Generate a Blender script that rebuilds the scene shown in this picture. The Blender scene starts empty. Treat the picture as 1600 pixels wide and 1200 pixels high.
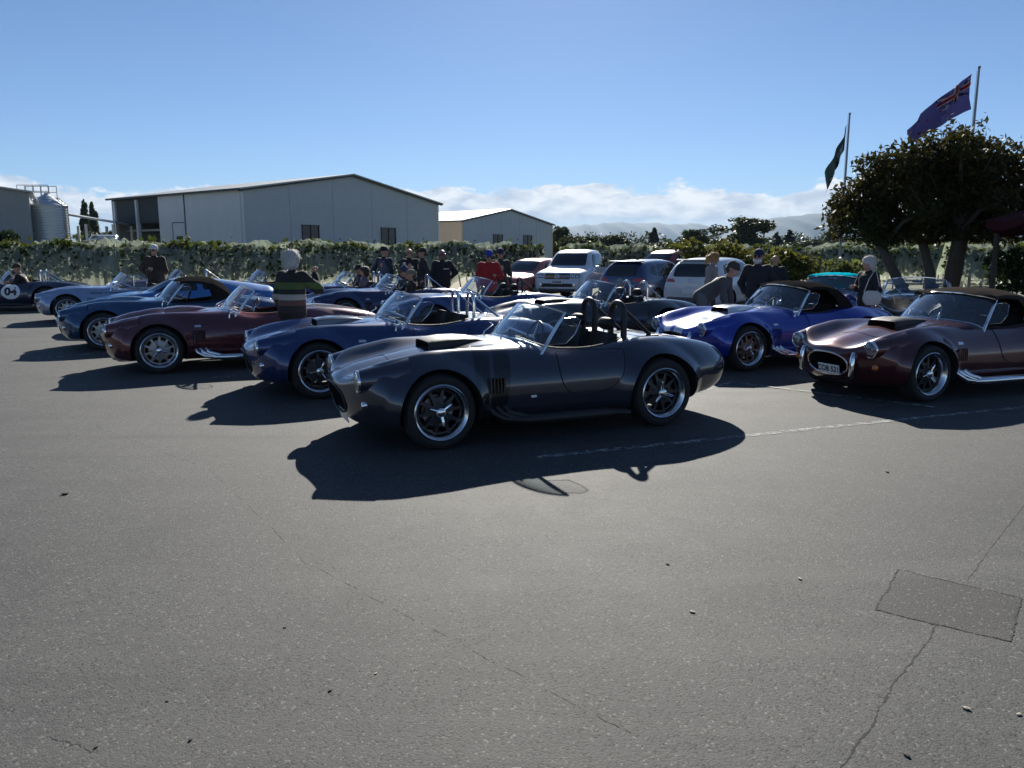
import bpy, bmesh, math, random
import numpy as np
from mathutils import Vector, Matrix
from mathutils.bvhtree import BVHTree

R = math.radians
PI = math.pi
random.seed(7)
scene = bpy.context.scene
COL = scene.collection

# ------------------------------------------------------------------ camera
CAM_H = 1.69
F_PX = 1202.0                       # focal length for a 1600 px wide picture
PITCH = math.atan(205.0 / F_PX)
cam_data = bpy.data.cameras.new('camera')
cam_data.sensor_width = 36.0
cam_data.lens = 36.0 * F_PX / 1600.0
cam_data.clip_start = 0.05
cam_data.clip_end = 60000
cam = bpy.data.objects.new('camera', cam_data)
cam.location = (0, 0, CAM_H)
cam.rotation_euler = (R(90) - PITCH, 0, 0)
COL.objects.link(cam)
scene.camera = cam

# ------------------------------------------------------------------ sky, sun, exposure
SUN_EL, SUN_AZ = R(28.5), R(3.0)    # azimuth measured from straight ahead towards the right
world = bpy.data.worlds.new('World')
scene.world = world
world.use_nodes = True
wt = world.node_tree
wt.nodes.clear()
w_out = wt.nodes.new('ShaderNodeOutputWorld')
w_bg = wt.nodes.new('ShaderNodeBackground')
w_bg.inputs['Strength'].default_value = 0.050
sky = wt.nodes.new('ShaderNodeTexSky')
sky.sky_type = 'NISHITA'
sky.sun_disc = False
sky.sun_elevation = SUN_EL
sky.sun_rotation = SUN_AZ
sky.altitude = 2000
sky.air_density = 1.0
sky.dust_density = 0.5
sky.ozone_density = 6.0
# a bank of cumulus lying low all round the horizon
w_tc = wt.nodes.new('ShaderNodeTexCoord')
w_sep = wt.nodes.new('ShaderNodeSeparateXYZ')
wt.links.new(w_tc.outputs['Generated'], w_sep.inputs[0])
def wmath(op, a, b=None, c=None, clamp=False):
    n = wt.nodes.new('ShaderNodeMath'); n.operation = op; n.use_clamp = clamp
    for i, v in enumerate((a, b, c)):
        if v is None: continue
        if isinstance(v, (int, float)): n.inputs[i].default_value = v
        else: wt.links.new(v, n.inputs[i])
    return n.outputs[0]
w_map = wt.nodes.new('ShaderNodeMapping')
w_map.inputs['Scale'].default_value = (1, 1, 2.6)
wt.links.new(w_tc.outputs['Generated'], w_map.inputs['Vector'])
def wnoise(scale, detail, rough, dist=0.0):
    n = wt.nodes.new('ShaderNodeTexNoise')
    n.inputs['Scale'].default_value = scale; n.inputs['Detail'].default_value = detail
    n.inputs['Roughness'].default_value = rough; n.inputs['Distortion'].default_value = dist
    wt.links.new(w_map.outputs[0], n.inputs['Vector'])
    return n.outputs['Fac']
n_big = wnoise(5.0, 3, 0.5)
n_fine = wnoise(15.0, 12, 0.62, 0.15)
n_shade = wnoise(24.0, 8, 0.6, 0.3)
el = w_sep.outputs['Z']
# cloud-top elevation wanders between about 2.5 and 5 degrees
top = wmath('ADD', wmath('MULTIPLY', n_big, 0.062), wmath('MULTIPLY', n_fine, 0.075))
top = wmath('ADD', top, 0.011)
cov_top = wmath('MULTIPLY', wmath('SUBTRACT', top, el), 190.0, clamp=True)
base = wmath('ADD', wmath('MULTIPLY', n_big, 0.02), 0.018)
cov_bot = wmath('MULTIPLY', wmath('SUBTRACT', el, base), 55.0, clamp=True)
cov = wmath('MULTIPLY', cov_top, wmath('ADD', wmath('MULTIPLY', cov_bot, 0.8), 0.2))
w_ramp = wt.nodes.new('ShaderNodeValToRGB')
w_ramp.color_ramp.elements[0].position = 0.36
w_ramp.color_ramp.elements[0].color = (6.6, 7.2, 8.2, 1)
w_ramp.color_ramp.elements[1].position = 0.60
w_ramp.color_ramp.elements[1].color = (12.5, 12.3, 11.8, 1)
wt.links.new(n_shade, w_ramp.inputs['Fac'])
w_mix = wt.nodes.new('ShaderNodeMixRGB')
wt.links.new(wmath('MULTIPLY', cov, 0.93), w_mix.inputs['Fac'])
wt.links.new(sky.outputs['Color'], w_mix.inputs['Color1'])
wt.links.new(w_ramp.outputs['Color'], w_mix.inputs['Color2'])
wt.links.new(w_mix.outputs['Color'], w_bg.inputs['Color'])
wt.links.new(w_bg.outputs[0], w_out.inputs['Surface'])

sun_data = bpy.data.lights.new('sun', 'SUN')
sun_data.energy = 5.0
sun_data.angle = R(0.53)
sun_data.color = (1.0, 0.95, 0.86)
sun = bpy.data.objects.new('sun', sun_data)
sdir = Vector((math.sin(SUN_AZ) * math.cos(SUN_EL), math.cos(SUN_AZ) * math.cos(SUN_EL), math.sin(SUN_EL)))
sun.rotation_euler = (-sdir).to_track_quat('-Z', 'Y').to_euler()
COL.objects.link(sun)

scene.view_settings.view_transform = 'Standard'
scene.view_settings.look = 'None'
scene.view_settings.exposure = 0.95
scene.view_settings.gamma = 1.0
scene.view_settings.use_curve_mapping = False
scene.render.engine = 'CYCLES'
scene.cycles.use_denoising = True
scene.cycles.max_bounces = 8
scene.cycles.transparent_max_bounces = 24
scene.cycles.volume_bounces = 0
scene.cycles.sample_clamp_indirect = 6.0

# ------------------------------------------------------------------ helpers
def ground_at(u, v, z=0.0):
    """point on the level z seen at pixel (u, v) of the 1600 x 1200 photograph (used once to survey the place)"""
    cp, sp = math.cos(PITCH), math.sin(PITCH)
    dx, dy, dz = (u - 800), F_PX * cp - (v - 600) * sp, -((v - 600) * cp + F_PX * sp)
    t = (z - CAM_H) / dz
    return Vector((dx * t, dy * t, z))

def tag(o, label=None, cat=None, group=None, kind=None):
    if label: o['label'] = label
    if cat: o['category'] = cat
    if group: o['group'] = group
    if kind: o['kind'] = kind
    return o

def empty(name, loc=(0, 0, 0), rz=0.0):
    o = bpy.data.objects.new(name, None)
    o.empty_display_size = 0.2
    o.location = loc; o.rotation_euler = (0, 0, rz)
    COL.objects.link(o)
    return o

def link(name, me, parent=None, mats=None, loc=None, rot=None):
    o = bpy.data.objects.new(name, me)
    COL.objects.link(o)
    if parent is not None: o.parent = parent
    if loc is not None: o.location = loc
    if rot is not None: o.rotation_euler = rot
    if mats is not None:
        if not isinstance(mats, (list, tuple)): mats = [mats]
        while len(me.materials) < len(mats): me.materials.append(None)
        for i, m in enumerate(mats):
            o.material_slots[i].link = 'OBJECT'
            o.material_slots[i].material = m
    return o

class MB:
    """collects simple shapes; build() gives one mesh"""
    def __init__(s): s.v = []; s.f = []; s.m = []; s.sm = []
    def add(s, vs, fs, mi=0, smooth=True):
        b = len(s.v); s.v += [tuple(p) for p in vs]
        s.f += [tuple(b + i for i in f) for f in fs]
        s.m += [mi] * len(fs); s.sm += [smooth] * len(fs)
        return s
    def box(s, c, d, mi=0, rot=None, taper=(1, 1)):
        x, y, z = d[0] / 2, d[1] / 2, d[2] / 2
        vs = []
        for sz in (-1, 1):
            tx, ty = (taper if sz > 0 else (1, 1))
            for sx, sy in ((-1, -1), (1, -1), (1, 1), (-1, 1)):
                p = Vector((sx * x * tx, sy * y * ty, sz * z))
                if rot is not None: p = rot @ p
                vs.append(p + Vector(c))
        fs = [(3, 2, 1, 0), (4, 5, 6, 7), (0, 1, 5, 4), (1, 2, 6, 5), (2, 3, 7, 6), (3, 0, 4, 7)]
        return s.add(vs, fs, mi, False)
    def prism(s, poly, axis, a, b, mi=0):
        """poly 2D extruded along axis from a to b"""
        n = len(poly)
        def P(p, t):
            return {'x': (t, p[0], p[1]), 'y': (p[0], t, p[1]), 'z': (p[0], p[1], t)}[axis]
        vs = [P(p, a) for p in poly] + [P(p, b) for p in poly]
        fs = [tuple(range(n - 1, -1, -1)), tuple(range(n, 2 * n))]
        fs += [(i, (i + 1) % n, n + (i + 1) % n, n + i) for i in range(n)]
        return s.add(vs, fs, mi, False)
    def tube(s, pts, r, n=8, mi=0, closed=False, caps=True, flat=1.0):
        pts = [Vector(p) for p in pts]; k = len(pts)
        rs = r if isinstance(r, (list, tuple)) else [r] * k
        vs = []; ref = None
        for i, p in enumerate(pts):
            if closed: d = pts[(i + 1) % k] - pts[i - 1]
            else: d = pts[min(i + 1, k - 1)] - pts[max(i - 1, 0)]
            if d.length < 1e-9: d = Vector((0, 0, 1))
            d.normalize()
            if ref is None:
                ref = Vector((0, 0, 1)) if abs(d.z) < 0.9 else Vector((1, 0, 0))
            a = d.cross(ref)
            if a.length < 1e-6: a = d.orthogonal()
            a.normalize(); b = a.cross(d); ref = b.copy(); 
            for j in range(n):
                t = 2 * PI * j / n
                vs.append(p + a * (math.cos(t) * rs[i]) + b * (math.sin(t) * rs[i] * flat))
        fs = []
        for i in range(k if closed else k - 1):
            for j in range(n):
                i2 = (i + 1) % k; j2 = (j + 1) % n
                fs.append((i * n + j, i * n + j2, i2 * n + j2, i2 * n + j))
        if caps and not closed:
            fs.append(tuple(range(n - 1, -1, -1))); fs.append(tuple((k - 1) * n + j for j in range(n)))
        return s.add(vs, fs, mi)
    def lathe(s, prof, n=32, axis='y', c=(0, 0, 0), mi=0, mis=None):
        """prof: list of (radius, along axis)"""
        vs = []; k = len(prof)
        for (r, a) in prof:
            for j in range(n):
                t = 2 * PI * j / n
                p = (r * math.cos(t), a, r * math.sin(t)) if axis == 'y' else ((r * math.cos(t), r * math.sin(t), a) if axis == 'z' else (a, r * math.cos(t), r * math.sin(t)))
                vs.append((p[0] + c[0], p[1] + c[1], p[2] + c[2]))
        for i in range(k - 1):
            fs = [(i * n + j, i * n + (j + 1) % n, (i + 1) * n + (j + 1) % n, (i + 1) * n + j) for j in range(n)]
            b = len(s.v) if i == 0 else b
            if i == 0: s.v += vs
            s.f += [tuple(b + q for q in f) for f in fs]
            s.m += [mi if mis is None else mis[i]] * n; s.sm += [True] * n
        return s
    def grid(s, P, mi=0, closed_u=False):
        P = np.asarray(P, float); a, b = P.shape[:2]
        vs = P.reshape(-1, 3).tolist(); fs = []
        for i in range(a if closed_u else a - 1):
            i2 = (i + 1) % a
            for j in range(b - 1):
                fs.append((i * b + j, i2 * b + j, i2 * b + j + 1, i * b + j + 1))
        return s.add(vs, fs, mi)
    def mesh(s, name, sharp=40, bevel=0.0, fix=True):
        me = bpy.data.meshes.new(name)
        me.from_pydata([tuple(v) for v in s.v], [], s.f)
        nm = (max(s.m) + 1) if s.m else 1
        for _ in range(nm): me.materials.append(None)
        me.polygons.foreach_set('material_index', s.m)
        me.polygons.foreach_set('use_smooth', s.sm)
        if fix or bevel:
            bm = bmesh.new(); bm.from_mesh(me)
            if bevel:
                bmesh.ops.bevel(bm, geom=[e for e in bm.edges if len(e.link_faces) == 2 and e.calc_face_angle(0) > R(30)], offset=bevel, segments=2, profile=0.6, affect='EDGES')
                for f in bm.faces: f.smooth = True
            if fix: bmesh.ops.recalc_face_normals(bm, faces=bm.faces[:])
            bm.to_mesh(me); bm.free()
        me.update()
        if sharp: me.set_sharp_from_angle(angle=R(sharp))
        return me
    def obj(s, name, mats, parent=None, **k):
        return link(name, s.mesh(name, **k), parent, mats)

def arc_pts(c, r, a0, a1, n, plane='xz'):
    out = []
    for i in range(n + 1):
        t = a0 + (a1 - a0) * i / n
        u, v = r * math.cos(t), r * math.sin(t)
        out.append((c[0] + u, c[1], c[2] + v) if plane == 'xz' else ((c[0], c[1] + u, c[2] + v) if plane == 'yz' else (c[0] + u, c[1] + v, c[2])))
    return out

def pchip(xs, ys, x):
    xs = np.asarray(xs, float); ys = np.asarray(ys, float); x = np.asarray(x, float)
    h = np.diff(xs); d = np.diff(ys) / h; m = np.zeros_like(ys)
    for i in range(1, len(xs) - 1):
        if d[i - 1] * d[i] > 0:
            w1 = 2 * h[i] + h[i - 1]; w2 = h[i] + 2 * h[i - 1]
            m[i] = (w1 + w2) / (w1 / d[i - 1] + w2 / d[i])
    m[0] = d[0]; m[-1] = d[-1]
    k = np.clip(np.searchsorted(xs, x) - 1, 0, len(h) - 1)
    t = (x - xs[k]) / h[k]
    return ((1 + 2 * t) * (1 - t) ** 2 * ys[k] + t * (1 - t) ** 2 * h[k] * m[k] + t * t * (3 - 2 * t) * ys[k + 1] + t * t * (t - 1) * h[k] * m[k + 1])

def crspline(P, n):
    """closed loop centripetal Catmull-Rom through the rows of P, n samples per span"""
    P = np.asarray(P, float); k = len(P); out = []
    for i in range(k):
        p0, p1, p2, p3 = P[i - 1], P[i], P[(i + 1) % k], P[(i + 2) % k]
        t1 = max(np.linalg.norm(p1 - p0), 1e-4) ** .5; t2 = t1 + max(np.linalg.norm(p2 - p1), 1e-4) ** .5; t3 = t2 + max(np.linalg.norm(p3 - p2), 1e-4) ** .5
        t = np.linspace(t1, t2, n, endpoint=False)[:, None]
        A1 = (t1 - t) / t1 * p0 + t / t1 * p1
        A2 = (t2 - t) / (t2 - t1) * p1 + (t - t1) / (t2 - t1) * p2
        A3 = (t3 - t) / (t3 - t2) * p2 + (t - t2) / (t3 - t2) * p3
        B1 = (t2 - t) / t2 * A1 + t / t2 * A2
        B2 = (t3 - t) / (t3 - t1) * A2 + (t - t1) / (t3 - t1) * A3
        out.append((t2 - t) / (t2 - t1) * B1 + (t - t1) / (t2 - t1) * B2)
    return np.concatenate(out)

def smooth01(t):
    t = np.clip(t, 0, 1); return t * t * (3 - 2 * t)

# ------------------------------------------------------------------ materials
MATS = {}
def nt(name):
    m = bpy.data.materials.new(name); m.use_nodes = True
    t = m.node_tree; t.nodes.clear()
    o = t.nodes.new('ShaderNodeOutputMaterial')
    return m, t, o
def node(t, typ, **kw):
    n = t.nodes.new(typ)
    for k, v in kw.items():
        if k in n.inputs: n.inputs[k].default_value = v
        else: setattr(n, k, v)
    return n
def tmath(t, op, a, b=None, c=None, clamp=False):
    n = t.nodes.new('ShaderNodeMath'); n.operation = op; n.use_clamp = clamp
    for i, v in enumerate((a, b, c)):
        if v is None: continue
        if isinstance(v, (int, float)): n.inputs[i].default_value = v
        else: t.links.new(v, n.inputs[i])
    return n.outputs[0]
def mixc(t, fac, a, b):
    n = t.nodes.new('ShaderNodeMixRGB')
    for k, v in (('Fac', fac), ('Color1', a), ('Color2', b)):
        if isinstance(v, (int, float)): n.inputs[k].default_value = v
        elif isinstance(v, (tuple, list)): n.inputs[k].default_value = (*v[:3], 1)
        else: t.links.new(v, n.inputs[k])
    return n.outputs[0]
def simple(name, col, rough=0.6, metal=0.0, var=0.12, scale=12.0, bump=0.0, coat=0.0, bscale=None, spec=0.5):
    """principled material with a little noise in colour and roughness"""
    if name in MATS: return MATS[name]
    m, t, o = nt(name)
    p = node(t, 'ShaderNodeBsdfPrincipled')
    tc = node(t, 'ShaderNodeTexCoord')
    n = node(t, 'ShaderNodeTexNoise', Scale=scale, Detail=5.0, Roughness=0.6)
    t.links.new(tc.outputs['Object'], n.inputs['Vector'])
    lo = tuple(c * (1 - var) for c in col); hi = tuple(min(1, c * (1 + var)) for c in col)
    t.links.new(mixc(t, n.outputs['Fac'], lo, hi), p.inputs['Base Color'])
    t.links.new(tmath(t, 'MULTIPLY_ADD', n.outputs['Fac'], 0.16, rough - 0.08, clamp=True), p.inputs['Roughness'])
    p.inputs['Metallic'].default_value = metal
    p.inputs['Coat Weight'].default_value = coat
    p.inputs['Coat Roughness'].default_value = 0.04
    p.inputs['Specular IOR Level'].default_value = spec
    if bump:
        b = node(t, 'ShaderNodeBump', Strength=bump, Distance=0.01)
        n2 = node(t, 'ShaderNodeTexNoise', Scale=bscale or scale * 6, Detail=4.0)
        t.links.new(tc.outputs['Object'], n2.inputs['Vector'])
        t.links.new(n2.outputs['Fac'], b.inputs['Height'])
        t.links.new(b.outputs[0], p.inputs['Normal'])
    t.links.new(p.outputs[0], o.inputs['Surface'])
    MATS[name] = m
    return m

def paint(name, col, metallic=0.35, rough=0.32, marks=None):
    """car paint under a clear coat; marks: list of (axis-range tests, colour) in the car's own coordinates"""
    if name in MATS: return MATS[name]
    m, t, o = nt(name)
    p = node(t, 'ShaderNodeBsdfPrincipled')
    tc = node(t, 'ShaderNodeTexCoord')
    fl = node(t, 'ShaderNodeTexNoise', Scale=900.0, Detail=1.0)
    t.links.new(tc.outputs['Object'], fl.inputs['Vector'])
    c = mixc(t, fl.outputs['Fac'], tuple(v * 0.8 for v in col), tuple(min(1, v * 1.2) for v in col))
    met = metallic
    if marks:
        sep = node(t, 'ShaderNodeSeparateXYZ'); t.links.new(tc.outputs['Object'], sep.inputs[0])
        ax = {'x': sep.outputs[0], 'y': sep.outputs[1], 'z': sep.outputs[2]}
        ax['ay'] = tmath(t, 'ABSOLUTE', sep.outputs[1])
        ax['slant'] = tmath(t, 'MULTIPLY_ADD', sep.outputs[2], 0.16, sep.outputs[0])
        for tests, mc in marks:
            f = None
            for a, lo, hi in tests:
                q = tmath(t, 'MULTIPLY', tmath(t, 'GREATER_THAN', ax[a], lo), tmath(t, 'LESS_THAN', ax[a], hi))
                f = q if f is None else tmath(t, 'MULTIPLY', f, q)
            c = mixc(t, f, c, mc)
    # dust film, thicker low down in patches
    dn = node(t, 'ShaderNodeTexNoise', Scale=5.0, Detail=6.0, Roughness=0.65)
    t.links.new(tc.outputs['Object'], dn.inputs['Vector'])
    c = mixc(t, tmath(t, 'MULTIPLY', dn.outputs['Fac'], 0.06), c, (0.30, 0.29, 0.27))
    t.links.new(c, p.inputs['Base Color'])
    p.inputs['Metallic'].default_value = met
    p.inputs['Roughness'].default_value = rough
    p.inputs['Coat Weight'].default_value = 1.0
    t.links.new(tmath(t, 'MULTIPLY_ADD', dn.outputs['Fac'], 0.05, 0.015), p.inputs['Coat Roughness'])
    p.inputs['Coat IOR'].default_value = 1.5
    t.links.new(p.outputs[0], o.inputs['Surface'])
    MATS[name] = m
    return m

def glass(name, tint=(0.80, 0.88, 0.90), trans=0.9, refl=1.7, base=.06):
    if name in MATS: return MATS[name]
    m, t, o = nt(name)
    tr = node(t, 'ShaderNodeBsdfTransparent'); tr.inputs[0].default_value = (*[c * trans for c in tint], 1)
    gl = node(t, 'ShaderNodeBsdfGlossy', Roughness=0.02); gl.inputs[0].default_value = (0.95, 0.97, 1, 1)
    fr = node(t, 'ShaderNodeFresnel', IOR=1.55)
    df = node(t, 'ShaderNodeBsdfDiffuse'); df.inputs[0].default_value = (0.5, 0.5, 0.48, 1)
    tc = node(t, 'ShaderNodeTexCoord')
    n = node(t, 'ShaderNodeTexNoise', Scale=7.0, Detail=6.0); t.links.new(tc.outputs['Object'], n.inputs['Vector'])
    m0 = node(t, 'ShaderNodeMixShader'); t.links.new(tmath(t, 'MULTIPLY', n.outputs['Fac'], 0.05), m0.inputs[0])
    t.links.new(tr.outputs[0], m0.inputs[1]); t.links.new(df.outputs[0], m0.inputs[2])
    m1 = node(t, 'ShaderNodeMixShader')
    t.links.new(tmath(t, 'MULTIPLY_ADD', fr.outputs[0], refl, base, clamp=True), m1.inputs[0])
    t.links.new(m0.outputs[0], m1.inputs[1]); t.links.new(gl.outputs[0], m1.inputs[2])
    t.links.new(m1.outputs[0], o.inputs['Surface'])
    MATS[name] = m
    return m

CHROME = simple('chrome', (0.78, 0.79, 0.80), 0.10, 1.0, 0.05)
POLISHED = simple('polished_alloy', (0.62, 0.63, 0.65), 0.20, 1.0, 0.08)
GUNMETAL = simple('gunmetal_wheel', (0.055, 0.057, 0.062), 0.42, 0.7)
SILVERWHEEL = simple('silver_wheel', (0.30, 0.30, 0.31), 0.38, 0.85)
BRONZEWHEEL = simple('warm_grey_wheel', (0.27, 0.24, 0.22), 0.36, 0.85)
BLACKWHEEL = simple('black_wheel', (0.022, 0.022, 0.024), 0.4, 0.3)
RUBBER = simple('tyre_rubber', (0.016, 0.016, 0.017), 0.82, 0.0, 0.25, 20, 0.15)
BLACK = simple('black_trim', (0.012, 0.012, 0.013), 0.5)
WELL = simple('wheel_well_black', (0.010, 0.010, 0.010), 0.9)
MESHGRILLE = simple('dark_grille', (0.02, 0.02, 0.022), 0.45, 0.6)
LEATHER = simple('black_leather', (0.014, 0.013, 0.013), 0.6, 0, 0.3, 30, 0.25, spec=.25)
REDLEATHER = simple('red_leather', (0.16, 0.022, 0.02), 0.5, 0, 0.2, 30, 0.2)
TANLEATHER = simple('pale_grey_leather', (0.30, 0.28, 0.26), 0.55, 0, 0.2, 30, 0.2)
CANVAS = simple('black_canvas', (0.020, 0.019, 0.019), 0.95, 0, 0.3, 9, 0.2, bscale=14, spec=0.0)
BROWNCANVAS = simple('brown_black_canvas', (0.046, 0.040, 0.036), 0.95, 0, 0.25, 9, 0.2, bscale=14, spec=0.0)
TURQCANVAS = simple('turquoise_canvas', (0.005, 0.42, 0.54), 0.95, 0, 0.12, 9, 0.1, spec=0.0)  # brightened colour stands in for sunlight glowing through the cloth
GLASS = glass('windscreen_glass')
CLEARPANE = glass('clear_pane', (.97, .98, .98), .98, .8, .02)
TINTGLASS = glass('tinted_glass', (0.30, 0.34, 0.36), 0.7)
HEADGLASS = glass('lamp_glass', (0.95, 0.97, 0.98), 0.95)
LAMPSILVER = simple('lamp_reflector', (.78, .80, .82), .35, .25)
AMBER = simple('amber_lens', (0.55, 0.14, 0.02), 0.25, 0, 0.1, 20, coat=1.0)
REDLENS = simple('red_lens', (0.42, 0.015, 0.012), 0.22, 0, 0.1, 20, coat=1.0)
PLATEWHITE = simple('number_plate_white', (0.72, 0.73, 0.72), 0.4)
PLATEBLACK = simple('plate_black', (0.01, 0.01, 0.01), 0.5)
WHITEPAINT = simple('white_marking', (0.75, 0.76, 0.77), 0.45)
# ------------------------------------------------------------------ roadster body
WB = 1.143          # half wheelbase
#  x      zc    yv   zv     yf    zf     yw    zw    ys    zs    yb    zb
ROADSTER = np.array([
 [-2.235, .545, .10, .545, .18, .535, .24, .505, .19, .465, .10, .445],
 [-2.215, .610, .15, .608, .29, .590, .37, .520, .31, .430, .18, .400],
 [-2.15, .680, .20, .677, .39, .652, .51, .540, .45, .385, .28, .340],
 [-2.02, .742, .26, .738, .49, .712, .63, .555, .57, .345, .38, .290],
 [-1.80, .795, .31, .791, .56, .768, .74, .560, .68, .310, .48, .250],
 [-1.50, .832, .34, .829, .61, .815, .82, .565, .76, .290, .54, .225],
 [-1.143, .850, .36, .848, .64, .842, .815, .570, .79, .270, .58, .200],
 [-.85, .850, .37, .847, .63, .832, .82, .570, .765, .250, .60, .185],
 [-.60, .850, .37, .840, .61, .800, .785, .565, .74, .235, .62, .175],
 [-.30, .855, .37, .842, .60, .790, .770, .560, .73, .230, .62, .170],
 [.00, .865, .37, .852, .60, .795, .770, .555, .73, .230, .62, .170],
 [.25, .872, .37, .856, .60, .805, .775, .555, .735, .235, .62, .170],
 [.55, .862, .38, .842, .61, .818, .785, .555, .745, .240, .62, .170],
 [.85, .832, .38, .808, .62, .838, .805, .555, .765, .250, .62, .175],
 [1.143, .790, .37, .764, .62, .838, .800, .555, .78, .260, .60, .180],
 [1.40, .745, .345, .705, .612, .800, .790, .540, .75, .265, .52, .185],
 [1.58, .702, .315, .662, .600, .752, .795, .500, .73, .248, .50, .170],
 [1.66, .678, .285, .642, .585, .708, .745, .480, .68, .246, .47, .172],
 [1.72, .655, .26, .625, .545, .650, .672, .458, .60, .247, .42, .176],
 [1.77, .635, .23, .612, .475, .598, .590, .440, .52, .250, .37, .184],
 [1.81, .613, .20, .596, .385, .562, .490, .425, .43, .258, .30, .196],
 [1.85, .582, .15, .570, .285, .530, .370, .412, .32, .272, .22, .216],
 [1.88, .540, .10, .533, .185, .505, .245, .402, .21, .296, .14, .252],
 [1.893, .500, .06, .497, .10, .485, .135, .400, .115, .335, .07, .310]])

def bvh_of(me):
    bm = bmesh.new(); bm.from_mesh(me); b = BVHTree.FromBMesh(bm); bm.free(); return b

def loft_body(tab, nx, npspan, shear=None, flares=(), name='body', power=1.0):
    xs = tab[:, 0]
    # stations packed towards both ends
    t = np.linspace(0, 1, nx); t = t - 0.10 * np.sin(2 * PI * t) 
    X = xs[0] + (xs[-1] - xs[0]) * t
    prm = [pchip(xs, tab[:, k], X) for k in range(1, tab.shape[1])]
    for _ in range(8):
        for k in range(len(prm)): prm[k][2:-2] = (prm[k][1:-3] + 2 * prm[k][2:-2] + prm[k][3:-1]) / 4
    rings = []
    npts = (tab.shape[1] - 2) // 2
    for i, x in enumerate(X):
        q = [p[i] for p in prm]
        half = [(0.0, q[0])] + [(q[1 + 2 * k], q[2 + 2 * k]) for k in range(npts)]
        half.append((0.0, q[-1] - 0.004))
        mir = [(-y, z) for y, z in half[1:-1]][::-1]
        loop = crspline(half + mir, npspan)
        rings.append(np.column_stack([np.full(len(loop), x), loop]))
    V = np.array(rings)
    if shear is not None:
        x0, x1, k, zr = shear
        s = k * smooth01((V[:, :, 0] - x0) / (x1 - x0))
        V[:, :, 0] += s * (V[:, :, 2] - zr)
    for (fx, fz, r0, r1, amp, ymin) in flares:
        r = np.hypot(V[:, :, 0] - fx, V[:, :, 2] - fz)
        w = np.clip((r1 - r) / (r1 - r0), 0, 1)
        w = w * smooth01((np.abs(V[:, :, 1]) - ymin) / 0.12)
        V[:, :, 1] += np.sign(V[:, :, 1]) * amp * w
    a, b = V.shape[:2]
    fs = [(i * b + j, (i + 1) * b + j, (i + 1) * b + (j + 1) % b, i * b + (j + 1) % b) for i in range(a - 1) for j in range(b)]
    fs += [tuple(range(b)), tuple((a - 1) * b + j for j in range(b - 1, -1, -1))]
    me = bpy.data.meshes.new(name)
    me.from_pydata(V.reshape(-1, 3).tolist(), [], fs)
    me.materials.append(None); me.materials.append(None)
    bm = bmesh.new(); bm.from_mesh(me); bmesh.ops.recalc_face_normals(bm, faces=bm.faces[:]); bm.to_mesh(me); bm.free()
    return me

def boolean_cut(me, cutters, name, sharp=38):
    """cut closed cutter meshes out of me; cut faces take material slot 1"""
    mA = bpy.data.materials.get('cut_a') or bpy.data.materials.new('cut_a')
    mB = bpy.data.materials.get('cut_b') or bpy.data.materials.new('cut_b')
    me.materials.clear(); me.materials.append(mA); me.materials.append(mB)
    o = bpy.data.objects.new('tmp_body', me); COL.objects.link(o)
    tmp = []
    for c in cutters:
        c.materials.clear(); c.materials.append(mB)
        for p in c.polygons: p.material_index = 0
        co = bpy.data.objects.new('tmp_cut', c); COL.objects.link(co); tmp.append(co)
        md = o.modifiers.new('b', 'BOOLEAN'); md.operation = 'DIFFERENCE'; md.object = co; md.solver = 'EXACT'
        md.material_mode = 'TRANSFER'
    dg = bpy.context.evaluated_depsgraph_get(); dg.update()
    out = bpy.data.meshes.new_from_object(o.evaluated_get(dg))
    out.name = name
    bpy.data.objects.remove(o)
    for co in tmp: bpy.data.objects.remove(co)
    idx = [m.name if m else '' for m in out.materials]
    remap = {i: (1 if n.startswith('cut_b') else 0) for i, n in enumerate(idx)}
    mi = [remap.get(p.material_index, 0) for p in out.polygons]
    out.materials.clear(); out.materials.append(None); out.materials.append(None)
    out.polygons.foreach_set('material_index', mi)
    out.polygons.foreach_set('use_smooth', [True] * len(mi))
    out.set_sharp_from_angle(angle=R(sharp))
    return out

def cyl_cutter(x, z, r, y0, y1, n=56):
    m = MB(); m.lathe([(1e-4, y0), (r, y0), (r, y1), (1e-4, y1)], n, 'y', (x, 0, z)); 
    me = m.mesh('cut', sharp=0)
    bm = bmesh.new(); bm.from_mesh(me); bmesh.ops.remove_doubles(bm, verts=bm.verts[:], dist=1e-3); bmesh.ops.recalc_face_normals(bm, faces=bm.faces[:]); bm.to_mesh(me); bm.free()
    return me

def rounded_outline(pts, r=0.05, n=5):
    """round the corners of a closed 2D polygon"""
    out = []; k = len(pts)
    for i in range(k):
        p = Vector(pts[i]); a = Vector(pts[i - 1]); b = Vector(pts[(i + 1) % k])
        ri = r[i] if isinstance(r, (list, tuple)) else r
        da = (a - p); db = (b - p)
        la = min(ri, da.length * .45); lb = min(ri, db.length * .45)
        s = p + da.normalized() * la; e = p + db.normalized() * lb
        for j in range(n + 1):
            t = j / n
            out.append(tuple((1 - t) ** 2 * s + 2 * t * (1 - t) * p + t * t * e))
    return out

def resample(poly, n):
    P = np.array(list(poly) + [poly[0]], float)
    d = np.r_[0, np.cumsum(np.linalg.norm(np.diff(P, axis=0), axis=1))]
    t = np.linspace(0, d[-1], n, endpoint=False)
    return np.column_stack([np.interp(t, d, P[:, 0]), np.interp(t, d, P[:, 1])])

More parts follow.
